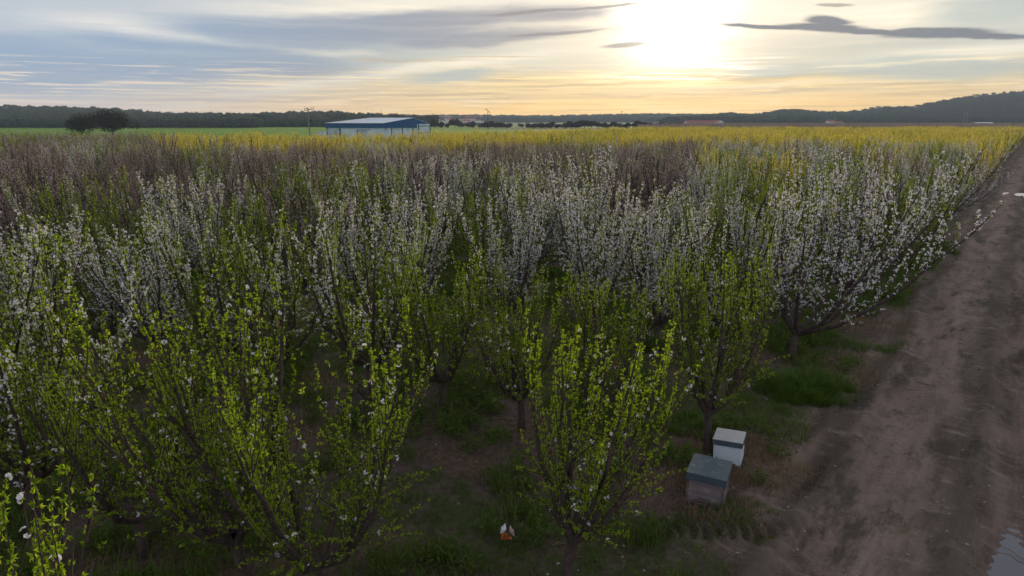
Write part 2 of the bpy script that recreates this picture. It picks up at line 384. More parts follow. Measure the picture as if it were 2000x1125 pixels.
def submesh(name, V, parts, mats, smooth=True):
    used = np.unique(np.concatenate([p.ravel() for p, _ in parts]))
    mp = np.full(len(V), -1, np.int64); mp[used] = np.arange(len(used))
    return mesh(name, V[used], [(mp[p], k) for p, k in parts], mats, smooth)
tag(obj('ground', submesh('ground', Vg, [(Fg[~isroad], 0), (cen, 0)], [M['soil']])), 'brown and grassy orchard ground with green crop fields beyond', 'ground', kind='structure')
tag(obj('dirt_road', submesh('dirt_road', Vg, [(Fg[isroad], 0)], [M['soil']])), 'reddish brown dirt track with tyre ruts beside the orchard', 'road', kind='structure')

wm, wn, wb = mat('puddle_water')
wb.inputs['Base Color'].default_value = (.11, .11, .115, 1); wb.inputs['Roughness'].default_value = .04
wb.inputs['Specular IOR Level'].default_value = .9; wb.inputs['IOR'].default_value = 1.33
bmp = wn.new('ShaderNodeBump'); bmp.inputs['Strength'].default_value = .06; bmp.inputs['Distance'].default_value = .01
wn.put(bmp.inputs['Height'], wn.noise(wn.new('ShaderNodeTexCoord').outputs['Object'], 9, 3)); wn.put(wb.inputs['Normal'], bmp.outputs[0])
for k, (ps, pt, rs, rt, dz) in enumerate(PUDS):
    a = np.linspace(0, 2 * math.pi, 40, endpoint=False)
    x, y = to_xy(ps + rs * 1.6 * np.cos(a), pt + rt * 1.6 * np.sin(a))
    x0, y0 = to_xy(ps, pt)
    lvl = float(ground_h(np.array([x0]), np.array([y0]))[0]) + (.055 if k == 0 else .09)
    V = np.concatenate([np.stack([x, y, np.full(40, lvl)], -1), [[x0, y0, lvl]]])
    o = obj('puddle', mesh('puddle', V, [(np.array([(q, (q + 1) % 40, 40) for q in range(40)]), 0)], [wm]))
    tag(o, ['muddy puddle lying in the wheel rut at the near end of the track', 'bright shallow puddle across the far part of the dirt track'][k], 'puddle', kind='structure')

# ------------------------------------------------------------------ orchard tree geometry
def leaves(rng, P, D, L, W, fold=.25):
    """P (n,3) bases, D (n,3) directions -> folded diamond leaves"""
    n = len(P); D = D / (np.linalg.norm(D, axis=1)[:, None] + 1e-9)
    q = rng.normal(size=(n, 3)); S = np.cross(D, q); S /= np.linalg.norm(S, axis=1)[:, None] + 1e-9
    Nn = np.cross(S, D); L = L[:, None]; W = W[:, None]
    up = Nn * (W * fold)
    V = np.stack([P, P + D * L * .5 + S * W * .5 + up, P + D * L - Nn * L * .12, P + D * L * .5 - S * W * .5 + up], 1).reshape(-1, 3)
    b = np.arange(n)[:, None] * 4
    return V, np.concatenate([b + np.array([[0, 1, 2]]), b + np.array([[0, 2, 3]])])
def flowers(rng, C, Nn, r):
    """cupped five-cornered flowers"""
    n = len(C); Nn = Nn / (np.linalg.norm(Nn, axis=1)[:, None] + 1e-9)
    q = rng.normal(size=(n, 3)); S = np.cross(Nn, q); S /= np.linalg.norm(S, axis=1)[:, None] + 1e-9; T = np.cross(Nn, S)
    a = np.arange(5) * 2 * math.pi / 5
    rim = C[:, None] + r[:, None, None] * (np.cos(a)[None, :, None] * S[:, None] + np.sin(a)[None, :, None] * T[:, None]) + (Nn * r[:, None] * .35)[:, None]
    V = np.concatenate([C[:, None], rim], 1).reshape(-1, 3)
    b = np.arange(n)[:, None] * 6
    F = np.concatenate([b + np.array([[0, 1 + k, 1 + (k + 1) % 5]]) for k in range(5)])
    return V, F
def cat(parts):
    Vs, Fs, n = [], [], 0
    for V, F in parts: Vs.append(V); Fs.append(F + n); n += len(V)
    return np.concatenate(Vs), np.concatenate(Fs)

def tree_geo(seed, p_leaf, p_flower, spread=1.25, height=3.4, limbs=5, lean=0.0, far=False, nshoot=8, low=.5, leafsize=1.0):
    rng = np.random.default_rng(seed)
    wood = []
    hb = .45 + rng.random() * .2
    P = np.array([(0, 0, -.1), (rng.normal() * .02, rng.normal() * .02, hb * .5), (rng.normal() * .04, rng.normal() * .04, hb + .06)])
    wood.append(tube(P, np.array([.088, .07, .062]), 8))
    fork = P[-1]
    nodesP, nodesD, nodesW = [], [], []
    def addnodes(poly, start, step, out):
        seg = np.linalg.norm(np.diff(poly, axis=0), axis=1); cum = np.concatenate([[0], np.cumsum(seg)])
        d = np.arange(start, cum[-1], step); d = d + rng.normal(size=len(d)) * step * .25
        pts = np.stack([np.interp(d, cum, poly[:, k]) for k in range(3)], 1)
        dirs = rng.normal(size=(len(d), 3)) * .8 + np.array([0, 0, .55])
        nodesP.append(pts); nodesD.append(dirs); nodesW.append(np.full(len(d), out))
    a0 = rng.random() * 6.28
    for q in range(limbs):
        az = a0 + q * 2 * math.pi / limbs + rng.normal() * .2
        Rr = spread * (.75 + .4 * rng.random()) * (1 + lean * math.cos(az))
        hh = height * (.82 + .22 * rng.random())
        if rng.random() < .3: Rr *= .4 + .3 * rng.random()
        u = np.linspace(0, 1, 7)
        rr = Rr * (u ** .74) + rng.normal(size=7) * .03; zz = hb + (hh - hb) * u ** (1.25 if lean == 0 else 1.15)
        poly = np.stack([fork[0] + rr * math.cos(az) + np.cumsum(rng.normal(size=7) * .02), fork[1] + rr * math.sin(az) + np.cumsum(rng.normal(size=7) * .02), zz], 1)
        poly[0] = fork - [0, 0, .05]
        wood.append(tube(poly, .040 * (1 - u) ** .8 + .0055, 6))
        addnodes(poly, .5, .055, 0)
        for k in range(nshoot):
            uu = .14 + .76 * (k + rng.random()) / nshoot
            b = np.array([np.interp(uu, u, poly[:, c_]) for c_ in range(3)])
            ln = (.25 + rng.random() * 1.35) * (1.15 - .5 * uu)
            ln = min(ln, max(.25, height * 1.04 - b[2]))
            az2 = az + rng.normal() * 1.5; o_ = .05 + rng.random() * (.60 if uu < .5 else .32)
            dv = np.array([math.cos(az2) * o_, math.sin(az2) * o_, 1.0]); dv /= np.linalg.norm(dv)
            v = np.linspace(0, 1, 4)[:, None]
            side = np.array([math.cos(az2), math.sin(az2), 0]) * .22 * ln
            pl = b + dv * ln * v + side * (v * (1 - v)) + np.cumsum(rng.normal(size=(4, 3)) * .008, 0)
            wood.append(tube(pl, np.array([.0095, .007, .005, .0028]) * (1.3 if far else 1), 3 if far else 4))
            addnodes(pl, .05, .045, 1)
        for k in range(5):      # low side twigs
            uu = .12 + .35 * rng.random(); b = np.array([np.interp(uu, u, poly[:, c_]) for c_ in range(3)])
            az2 = az + rng.normal() * 1.0; ln = .35 + rng.random() * .5
            dv = np.array([math.cos(az2), math.sin(az2), .25 + rng.random() * .3])
            pl = b + dv * ln * np.linspace(0, 1, 3)[:, None] * [1, 1, 1]
            wood.append(tube(pl, np.array([.009, .006, .003]), 3)); addnodes(pl, .05, .055, 1)
    NP = np.concatenate(nodesP); ND = np.concatenate(nodesD); n = len(NP)
    # blossom favours the upper shoots, in runs; leaves the rest
    run = vnoise(NP[:, 0] * 4 + seed, NP[:, 1] * 4, 5) + .5
    pf = p_flower * (1.0 if p_flower > .5 else (.25 + 1.5 * (run > .52))) * (.55 + .6 * sstep(.6, 2.4, NP[:, 2]))
    isf = rng.random(n) < pf
    run2 = vnoise(NP[:, 0] * 7 + seed * 3, NP[:, 2] * 2.2 + NP[:, 1] * 7, 6) + .5
    isl = (rng.random(n) < p_leaf * (low + (1 - low) * sstep(.4, 1.4, NP[:, 2])) * (.35 + .95 * sstep(.28, .55, run2)))
    W_ = cat(wood)
    k = 7 if not far else 3
    P = np.repeat(NP[isl], k, 0); D = np.repeat(ND[isl], k, 0) + rng.normal(size=(len(P), 3)) * .75
    sz = leafsize * (1 if not far else 1.35)
    Lv = leaves(rng, P, D, (.026 + .022 * rng.random(len(P))) * sz, (.012 + .008 * rng.random(len(P))) * sz * (1 if not far else 1.3)) if len(P) else None
    k = 5 if not far else 3
    C = np.repeat(NP[isf], k, 0); D = np.repeat(ND[isf], k, 0) * .6 + rng.normal(size=(len(C), 3)); D /= np.linalg.norm(D, axis=1)[:, None] + 1e-9
    C = C + D * (.022 if not far else .028) + np.repeat(ND[isf], k, 0) * .014
    Fl = flowers(rng, C, D, (.0105 + .0065 * rng.random(len(C))) * (1 if not far else 1.5)) if len(C) else None
    return W_, Lv, Fl

KINDS = {  # name: (p_leaf, p_flower, leaf material, flower material, leafsize)
    'leafy': (1.0, .035, 'leaf', 'petal', 1.0),
    'mixed': (.88, .33, 'leaf', 'petal', .95),
    'white': (.6, .57, 'leaf', 'petal', .88),
    'bare':  (.20, .40, 'leaf', 'bud', .6),
    'yellowish': (1.0, .02, 'leafy', 'petal', 1.25),
}
NVAR = {'leafy': 5, 'mixed': 4, 'white': 4, 'bare': 3, 'yellowish': 3}
near_me, edge_me = {}, {}
FARC = bpy.data.collections.new('far_tree_kinds')
far_index = {}
sd = 100; fi = 0
def three(W_, Lv, Fl, lm, fm, nm):
    return (mesh('trunk', W_[0], [(W_[1], 0)], [M['bark']], True),
            mesh('crown', Lv[0], [(Lv[1], 0)], [M[lm]]) if Lv else None,
            mesh('blossom', Fl[0], [(Fl[1], 0)], [M[fm]]) if Fl else None)
for kd, (pl_, pf_, lm, fm, lsz) in KINDS.items():
    for v in range(NVAR[kd]):
        sd += 1
        near_me.setdefault(kd, []).append(three(*tree_geo(sd, pl_, pf_, 1.15 + .2 * (v % 3), 3.1 + .35 * (v % 2), 9 + v % 3, leafsize=lsz, low=.9, nshoot=16), lm, fm, kd))
    for v in range(3):
        sd += 1
        W_, Lv, Fl = tree_geo(sd, pl_, pf_, 1.6, 3.25, 8, far=True, nshoot=12, leafsize=lsz)
        V = [W_[0]]; parts = [(W_[1], 0)]; n_ = len(W_[0])
        for q, x in ((1, Lv), (2, Fl)):
            if x: V.append(x[0]); parts.append((x[1] + n_, q)); n_ += len(x[0])
        me = mesh('far_tree', np.concatenate(V), parts, [M['bark'], M[lm], M[fm]])
        o = bpy.data.objects.new('kind_%03d' % fi, me); FARC.objects.link(o)
        far_index.setdefault(kd, []).append(fi); fi += 1
for kd in ('leafy', 'mixed', 'white', 'yellowish'):
    pl_, pf_, lm, fm, lsz = KINDS[kd]
    for v in range(2):
        sd += 1
        edge_me.setdefault(kd, []).append(three(*tree_geo(sd, pl_ if kd != 'white' else .35, pf_, 1.7, 3.5, 10, lean=.45, nshoot=14, leafsize=lsz), lm, fm, kd))

def scatter(name, pts, rz, scl, idx, coll):
    """one object whose points carry instances of the kinds in coll"""
    me = mesh(name, pts, [], [])
    n = len(pts)
    for an, ty, dat in (('idx', 'INT', np.asarray(idx, np.int32)), ('scl', 'FLOAT', np.asarray(scl, np.float32)), ('rz', 'FLOAT', np.asarray(rz, np.float32))):
        a = me.attributes.new(an, ty, 'POINT'); a.data.foreach_set('value', dat)
    o = obj(name, me)
    g = bpy.data.node_groups.new(name + '_scatter', 'GeometryNodeTree')
    g.interface.new_socket('Geometry', in_out='INPUT', socket_type='NodeSocketGeometry')
    g.interface.new_socket('Geometry', in_out='OUTPUT', socket_type='NodeSocketGeometry')
    N = g.nodes; Lk = g.links
    gi = N.new('NodeGroupInput'); go = N.new('NodeGroupOutput'); ip = N.new('GeometryNodeInstanceOnPoints')
    ci = N.new('GeometryNodeCollectionInfo'); ci.inputs['Collection'].default_value = coll
    ci.inputs['Separate Children'].default_value = True; ci.inputs['Reset Children'].default_value = True
    def attr(nm, ty):
        q = N.new('GeometryNodeInputNamedAttribute'); q.data_type = ty; q.inputs[0].default_value = nm; return q.outputs[0]
    cx_ = N.new('ShaderNodeCombineXYZ'); Lk.new(attr('rz', 'FLOAT'), cx_.inputs[2])
    Lk.new(gi.outputs[0], ip.inputs['Points']); Lk.new(ci.outputs[0], ip.inputs['Instance'])
    ip.inputs['Pick Instance'].default_value = True
    Lk.new(attr('idx', 'INT'), ip.inputs['Instance Index'])
    er = N.new('FunctionNodeEulerToRotation'); Lk.new(cx_.outputs[0], er.inputs[0]); Lk.new(er.outputs[0], ip.inputs['Rotation'])
    Lk.new(attr('scl', 'FLOAT'), ip.inputs['Scale'])
    Lk.new(ip.outputs[0], go.inputs[0])
    md = o.modifiers.new('scatter', 'NODES'); md.node_group = g
    return o

# ------------------------------------------------------------------ the orchard
def gp(x, y, z=0.0):
    a, b, c_ = pix_dir(x, y); k = (z - H) / c_; return a * k, b * k
rg = np.random.default_rng(5); random.seed(3)
cand = []
for k in range(-1, 52):
    for j_ in range(-1 if k < 0 else 0, 215):
        t = -3.45 - TREED * j_
        s = ROW0 + ROWD * k + SLOPE * (t + 3.4) + rg.normal() * .10
        t += rg.normal() * .22
        x, y = to_xy(s, t)
        if y < 1.5 or abs(x) > .80 * y + 2.6: continue
        if y > 112 - .45 * max(0, x + 60) and (y > 85) and (y - 1.82 * x > 133 or y > 199): continue      # far boundaries
        d = math.hypot(x, y)
        if d < 4.6 and not (x < -2.2): continue
        if (k, j_) == (1, 0): x, y = gp(1105, 1150); s, t = to_st(x, y)
        if (k, j_) == (2, 0): x, y = gp(1383, 893); s, t = to_st(x, y)
        if rg.random() < .03 and d > 12: continue
        cand.append((d, x, y, s, t, k, j_))
cand.sort()
def kind_of(d, x, y, k, j_, r):
    """which look the photograph shows in each part of the orchard"""
    n = float(vnoise(np.array([x / 6.0]), np.array([y / 6.0]), 31)[0]) + .5
    px = 1000 + 1389 * x / y
    if (k, j_) in ((2, 0), (1, 0), (1, 1)): return 'leafy'
    if (k, j_) == (3, 0): return 'white'
    if (k, j_) in ((4, 0), (7, 0)): return 'white'
    if (k, j_) in ((5, 0), (6, 0)): return 'leafy'
    if d < 11:
        if px < 520: return 'mixed' if r < .85 else 'leafy'
        return 'leafy' if r < .66 else 'mixed'
    if d < 15:
        if px < 600: return 'mixed' if r < .72 else 'white'
        if px > 1380: return 'white' if r < .6 else 'leafy'
        return 'leafy' if r < .42 else ('mixed' if r < .85 else 'white')
    if d < 25:
        wv = .52 + .4 * (n - .5)
        return 'white' if r < wv else ('mixed' if r < wv + .30 else ('leafy' if r < wv + .42 else 'bare'))
    ylim = (74 if px > 1300 else 68 if px > 1000 else 62) + 10 * (n - .5)
    if d > ylim:
        if px > 330 + 200 * (n - .5): return 'yellowish' if r < .86 else ('leafy' if r < .95 else 'bare')
        return 'bare' if r < .6 else ('leafy' if r < .8 else 'mixed')
    if px > 1350:
        if d > 27: return 'white' if r < .30 else ('yellowish' if r < .46 else ('leafy' if r < .72 else ('mixed' if r < .85 else 'bare')))
        return 'white' if r < .36 else ('leafy' if r < .68 else 'mixed')
    if d < 30: return 'white' if r < .26 else ('bare' if r < .66 else ('mixed' if r < .86 else 'leafy'))
    return 'bare' if r < .70 else ('white' if r < .84 else 'mixed')
ORD = ['first', 'second', 'third', 'fourth', 'fifth', 'sixth', 'seventh', 'eighth', 'ninth', 'tenth', 'eleventh', 'twelfth', 'thirteenth', 'fourteenth', 'fifteenth', 'sixteenth', 'seventeenth', 'eighteenth', 'nineteenth', 'twentieth']
LOOK = {'leafy': 'leafy green', 'mixed': 'half-blossomed', 'white': 'white blossoming', 'bare': 'brownish budding', 'yellowish': 'yellow-green'}
ROWN = {0: 'row cut by the bottom edge', 1: 'row before the beehives', 2: 'beehive row', 3: 'next row behind the beehives', 4: 'second row behind the beehives', 5: 'third row behind the beehives'}
protos = {}
def place_tree(kd, v, edge, x, y, rz, sc, label, group):
    key = (kd, v, edge)
    ms = (edge_me if edge else near_me)[kd][v]
    if key not in protos:
        root = bpy.data.objects.new('orchard_tree', None); COL.objects.link(root)
        kids = []
        for nm, me in zip(('trunk', 'crown', 'blossom'), ms):
            if me: kids.append(obj(nm, me, root))
        protos[key] = (root, kids)
    else:
        r0, k0 = protos[key]
        root = r0.copy(); COL.objects.link(root)
        for c0 in k0:
            c_ = c0.copy(); c_.parent = root; COL.objects.link(c_)
    root.location = (x, y, float(ground_h(np.array([x]), np.array([y]))[0]))
    root.rotation_euler = (R(random.gauss(0, 4)), R(random.gauss(0, 4)), rz); root.scale = sc
    tag(root, label, 'orchard tree', group)
    return root
far_pts = []; rowed = []; placed = []
nth = {}
for q, (d, x, y, s, t, k, j_) in enumerate(cand):
    r = rg.random(); kd = kind_of(d, x, y, k, j_, r)
    sc = .86 + .26 * rg.random()
    if q >= 298:
        far_pts.append((x, y, rg.random() * 6.28, sc, far_index[kd][rg.integers(3)])); continue
    edge = (j_ == 0 and kd in edge_me and k > 2)
    tot = j_
    if edge:
        rz = math.atan2(-UX, UY) + rg.normal() * .45; sc *= .82 + .3 * rg.random(); v = int(rg.integers(2))
        if (k, j_) == (3, 0): v = 0; rz = math.atan2(-UX, UY); sc = 1.13
    else:
        rz = rg.random() * 6.28; v = int(rg.integers(NVAR[kd]))
    if (k, j_) == (2, 0): v = 0; sc = .95
    pos = ORD[j_] if j_ < 20 else None
    if j_ == 0:
        lab = f'{LOOK[kd]} tree at the road end of the {ROWN[k]}' if k in ROWN else f'{LOOK[kd]} tree at the road edge, end tree of the {ORD[k-3]} row behind the beehives'
        if k == 2: lab = 'leafy green tree spreading over the two beehives at the road edge'
        if k == 3: lab = 'large white blossoming tree leaning over the track above a dense grass tuft'
    elif k in ROWN and pos and k < 4:
        lab = f'{LOOK[kd]} tree, {pos} from the road, in the {ROWN[k]}'
    else:
        lab = None
    px = 1000 + 1389 * x / y
    LM = 'below the pair of oaks' if px < 330 else 'left of the barn' if px < 600 else 'below the barn' if px < 850 else 'below the dark tree clumps' if px < 1280 else 'below the farmhouse' if px < 1480 else 'below the wooded hill'
    if lab is None and 4 <= k < 23:
        lab = f'{LOOK[kd]} tree, {ORD[k-3]} row behind the hives, {LM}'; rowed.append((lab, x / y))
    zone = 'middle rows' if d < 30 else 'farther rows'
    sidew = 'left half' if x < -.05 * y else 'right half'
    if lab is None: lab = f'{LOOK[kd]} orchard tree crowded among others in the {zone}, {sidew} of the photo'
    g = f'{LOOK[kd]} trees of the orchard, {zone}, {sidew}' if not (j_ == 0 or (k in ROWN and pos and k < 4)) else 'orchard trees in the nearest rows and along the track'
    placed.append((place_tree(kd, v, edge, x, y, rz, (sc, sc, sc * (.98 + .12 * rg.random())), lab, g), lab, x / y))
place_tree('leafy', 1, False, -3.2, 2.75, .4, (.85, .85, 1.02), 'leafy shoots of a very near tree, rising at the bottom left corner', 'orchard trees in the nearest rows and along the track')
same = {}
for o_, lab, q_ in placed: same.setdefault(lab, []).append((q_, o_))
for lab, L_ in same.items():
    if len(L_) > 1 and ' row behind the hives' in lab:
        L_.sort(key=lambda e: e[0])
        for q_, (_, o_) in enumerate(L_): o_['label'] = lab + (', leftmost' if q_ == 0 else ', rightmost' if q_ == len(L_) - 1 else f', {ORD[min(q_, 19)]} from left')
fp = np.array(far_pts)
print('orchard trees', len(cand), 'far', len(far_pts))
gz = ground_h(fp[:, 0], fp[:, 1])
o = scatter('orchard_rows', np.stack([fp[:, 0], fp[:, 1], gz], 1), fp[:, 2], fp[:, 3], fp[:, 4].astype(int), FARC)
tag(o, 'yellow-green and brownish rows of small orchard trees reaching to the far fields', 'orchard', kind='stuff')

# bare brown orchard beyond the yellow rows, right half
pts = []
for yy in np.arange(206, 620, 7.0):
    xs = np.arange(.165 * yy + 6, .86 * yy, 2.6)
    for x in xs: pts.append((x + rg.normal() * .2, yy + rg.normal() * .2))
pts = np.array(pts); n_ = len(pts)
o = scatter('bare_orchard_rows', np.concatenate([pts, np.zeros((n_, 1))], 1), rg.random(n_) * 6.28, .72 + .2 * rg.random(n_), np.array(far_index['bare'])[rg.integers(0, 3, n_)], FARC)
tag(o, 'dull brown leafless rows behind the yellow-green orchard', 'orchard', kind='stuff')

# ------------------------------------------------------------------ ground cover
GC = bpy.data.collections.new('ground_cover_kinds')
def blades(seed, n, hmin, hmax, rad_, wdt, m, idx):
    rng = np.random.default_rng(seed); Vs, Fs, c0 = [], [], 0
    for _ in range(n):
        a = rng.random() * 6.28; r_ = rad_ * math.sqrt(rng.random()); b = np.array([r_ * math.cos(a), r_ * math.sin(a), -.015])
        az = rng.random() * 6.28; hh = hmin + (hmax - hmin) * rng.random(); ben = .25 + .6 * rng.random()
        dv = np.array([math.cos(az), math.sin(az), 0]); sv = np.array([-dv[1], dv[0], 0]) * wdt
        m1 = b + dv * hh * ben * .3 + [0, 0, hh * .6]; tip = b + dv * hh * ben + [0, 0, hh]
        Vs += [b - sv, b + sv, m1 - sv * .7, m1 + sv * .7, tip]
        Fs += [(c0, c0 + 1, c0 + 3), (c0, c0 + 3, c0 + 2), (c0 + 2, c0 + 3, c0 + 4)]; c0 += 5
    o_ = bpy.data.objects.new('cover_%02d' % idx, mesh('cover', np.array(Vs), [(np.array(Fs), 0)], [m])); GC.objects.link(o_)
def weedclump(seed, n, rad_, h_, sz, idx):
    rng = np.random.default_rng(seed)
    P = rng.normal(size=(n, 3)) * [rad_ * .5, rad_ * .5, 0]; P[:, 2] = rng.random(n) * h_
    D = rng.normal(size=(n, 3)) + [0, 0, .7]
    V, F = leaves(rng, P, D, sz * (.6 + .8 * rng.random(n)), sz * .45 * (.6 + .8 * rng.random(n)))
    o_ = bpy.data.objects.new('cover_%02d' % idx, mesh('cover', V, [(F, 0)], [M['grass']])); GC.objects.link(o_)
for v in range(3): blades(10 + v, 42, .03, .12, .13, .0035, M['grass'], v)
for v in range(3): blades(20 + v, 34, .03, .12, .14, .0028, M['dry'], 3 + v)
for v in range(2): weedclump(30 + v, 90, .16, .16, .05, 6 + v)
for v in range(2): blades(40 + v, 34, .16, .34, .16, .005, M['grass'], 8 + v)
def region(n, dmax, dmin=2.0):
    r_ = dmin + (dmax - dmin) * np.sqrt(rg.random(n)); a = (rg.random(n) - .5) * math.radians(84)
    return r_ * np.sin(a), r_ * np.cos(a)
def place_cover(name, n, dmax, prob, idxs, label, s0=.8, s1=1.3, grow=True):
    x, y = region(n, dmax); s, t = to_st(x, y); keep = rg.random(n) < prob(x, y, s, t)
    x, y = x[keep], y[keep]; d = np.hypot(x, y)
    sc = (s0 + (s1 - s0) * rg.random(len(x))) * (1 + (d / 28 if grow else 0))
    o_ = scatter(name, np.stack([x, y, ground_h(x, y)], 1), rg.random(len(x)) * 6.28, sc, np.array(idxs)[rg.integers(0, len(idxs), len(x))], GC)
    tag(o_, label, name.replace('_', ' '), kind='stuff'); print(name, len(x))
def rowd(s, t):
    p = rowphase(s, t) + .5 / ROWD; p = p - np.floor(p); return np.minimum(p, 1 - p) * ROWD
HV = [(2.75, 8.80), (3.38, 9.80)]
def nohive(x, y):
    k = np.ones(len(x))
    for hx, hy in HV: k *= (np.abs(x - hx) + np.abs(y - hy) > .42)
    return k
def hivedist(x, y): return np.minimum(np.hypot(x - 2.9, y - 9.1), np.hypot(x - 3.6, y - 9.9))
place_cover('grass', 36000, 34, lambda x, y, s, t: nohive(x, y) * (t < -2.45 + vnoise(s / 2, t / 2, 41) * 1.3) * np.clip(sstep(.9, 1.9, rowd(s, t) + vnoise(x / 1.2, y / 1.2, 42) * 2.0) * .33 * sstep(1.0, 2.0, hivedist(x, y)) * (vnoise(x / .7, y / .7, 48) > -.05), 0, 1), [0, 1, 2], 'short green grass growing in the alleys between the tree rows')
place_cover('dry_grass', 22000, 24, lambda x, y, s, t: nohive(x, y) * (t < -2.1) * np.clip(.30 * sstep(2.0, .8, rowd(s, t)) * (vnoise(x / 1.5, y / 1.5, 43) > -.12) + .95 * sstep(1.25, .5, hivedist(x, y)) * (vnoise(x / .5, y / .5, 52) > -.15), 0, 1), [3, 4, 5], 'dead brown grass under the tree rows and round the beehives')
place_cover('weeds', 15000, 34, lambda x, y, s, t: nohive(x, y) * (t < -2.5) * np.clip(.75 * (vnoise(x / .8, y / .8, 44) > .14) * sstep(.9, 1.5, hivedist(x, y)) + .2 * sstep(1.2, .3, rowd(s, t)), 0, 1), [6, 7, 8], 'low leafy weeds in tufts round the trunks')
place_cover('sparse_grass', 26000, 40, lambda x, y, s, t: (t > -2.5) * (t < 5) * np.clip((vnoise(s / 1.7, t / .7, 45) - .20) * 2.4, 0, .55) * (np.hypot(s - 9.35, (t - .62) * 3) > 1.3), [0, 3, 4], 'thin short grass between the ruts of the dirt track', .25, .55, False)
PC = bpy.data.collections.new('pebble_kinds')
for v in range(4):
    rng = np.random.default_rng(60 + v)
    mb_ = bpy.data.meshes.new('pebble')
    import bmesh
    bm = bmesh.new(); bmesh.ops.create_icosphere(bm, subdivisions=1, radius=.02)
    for vv in bm.verts: vv.co = vv.co * (.7 + .5 * rng.random()); vv.co.z *= .6
    bm.to_mesh(mb_); bm.free(); mb_.materials.append(M['stone'])
    PC.objects.link(bpy.data.objects.new('pebble_%d' % v, mb_))
for v in range(3):
    rng = np.random.default_rng(70 + v)
    pl = np.cumsum(rng.normal(size=(5, 3)) * [.03, .03, .004] + [.06, 0, .004], 0)
    V, F = tube(pl, np.linspace(.005, .002, 5), 4)
    PC.objects.link(bpy.data.objects.new('stick_%d' % v, mesh('stick', V, [(F, 0)], [M['dry'] if v else M['twig']])))
x, y = region(16000, 32); s, t = to_st(x, y); kp = (t > -4.5) | (rg.random(len(x)) < .25); x, y = x[kp], y[kp]; n_ = len(x)
ix = np.where(rg.random(n_) < .75, rg.integers(0, 4, n_), rg.integers(4, 7, n_))
o = scatter('pebbles', np.stack([x, y, ground_h(x, y) + .004], 1), rg.random(n_) * 6.28, np.where(ix < 4, .35 + 1.0 * rg.random(n_) ** 3, .6 + rg.random(n_)), ix, PC)
tag(o, 'scattered pebbles and dry twigs on the bare soil', 'pebbles', kind='stuff')

# dense tuft at the foot of the big white edge tree
def dense_tuft(cx_, cy_, rx, hh, nb, label, seed, name='grass_tuft'):
    rng = np.random.default_rng(seed); Vs, Fs, c0 = [], [], 0
    for _ in range(nb):
        a = rng.random() * 6.28; q = math.sqrt(rng.random()); b = np.array([rx * q * math.cos(a), rx * .75 * q * math.sin(a), 0.0])
        b[2] = float(ground_h(np.array([cx_ + b[0]]), np.array([cy_ + b[1]]))[0]) - .02
        lump = float(vnoise(np.array([b[0] * 4.5]), np.array([b[1] * 4.5]), seed + 60)[0]) + .5
        if q > .6 and lump < .4: continue
        h_ = hh * (.25 + .6 * rng.random() + .25 * (rng.random() < .1)) * (1.0 - .5 * q * q) * (.35 + 1.1 * lump); az = a + rng.normal() * 1.2; ben = .3 + .6 * rng.random()
        dv = np.array([math.cos(az), math.sin(az), 0]); sv = np.array([-dv[1], dv[0], 0]) * .005
        m1 = b + dv * h_ * ben * .35 + [0, 0, h_ * .65]; tip = b + dv * h_ * ben + [0, 0, h_ * .95]
        Vs += [b - sv, b + sv, m1 - sv, m1 + sv, tip]; Fs += [(c0, c0 + 1, c0 + 3), (c0, c0 + 3, c0 + 2), (c0 + 2, c0 + 3, c0 + 4)]; c0 += 5
    o_ = obj(name, mesh(name, np.array(Vs), [(np.array(Fs), 0)], [M['grass']]), loc=(cx_, cy_, 0))
    tag(o_, label, 'grass tuft')
def gp(x, y, z=0.0):
    a, b, c_ = pix_dir(x, y); k = (z - H) / c_; return a * k, b * k
x_, y_ = gp(1572, 765); dense_tuft(x_, y_, 1.0, .55, 5200, 'dense dark green tuft of tall grass under the white edge tree', 1)
x_, y_ = gp(1425, 1015); dense_tuft(x_, y_, .75, .16, 1500, 'low green grass patch in front of the grey beehive', 2)
x_, y_ = gp(1335, 838); dense_tuft(x_, y_, .8, .38, 2600, 'leafy grass tuft behind the beehives beside the tree trunk', 3)

# ------------------------------------------------------------------ beehives
def paint(name, col, wear, amt=.5, rough=.6):
    m, n, b = mat(name); tcx = n.new('ShaderNodeTexCoord'); o_ = tcx.outputs['Object']
    a = n.noise(o_, 7, 6, .7); b2 = n.noise(n.mix(1.0, o_, (3, 3, 14, 1), 'MULTIPLY'), 3, 5, .7)
    c_ = n.mix(n.ramp(a, .52, .66, 0, amt), (*col, 1), (*wear, 1))
    c_ = n.mix(n.ramp(b2, .5, .75, 0, .4), c_, tuple(v * .55 for v in col) + (1,))
    n.put(b.inputs['Base Color'], c_); b.inputs['Roughness'].default_value = rough; b.inputs['Specular IOR Level'].default_value = .3
    bp = n.new('ShaderNodeBump'); bp.inputs['Strength'].default_value = .3; bp.inputs['Distance'].default_value = .004
    n.put(bp.inputs['Height'], a); n.put(b.inputs['Normal'], bp.outputs[0])
    return m
M['zinc'] = paint('weathered_zinc', (.085, .115, .135), (.17, .20, .22), .8, .45)
M['zinc2'] = paint('pale_zinc', (.40, .42, .42), (.55, .56, .54), .8, .45)
M['zincrim'] = paint('dark_zinc', (.075, .10, .125), (.12, .15, .17), .7, .5)
M['hivewood'] = paint('faded_wood', (.22, .175, .175), (.32, .27, .27), .8, .8)
M['hivewhite'] = paint('white_blue_paint', (.64, .70, .76), (.74, .78, .80), .6, .6)
M['hivefoot'] = paint('old_floorboard', (.13, .10, .09), (.22, .17, .14), .8, .9)
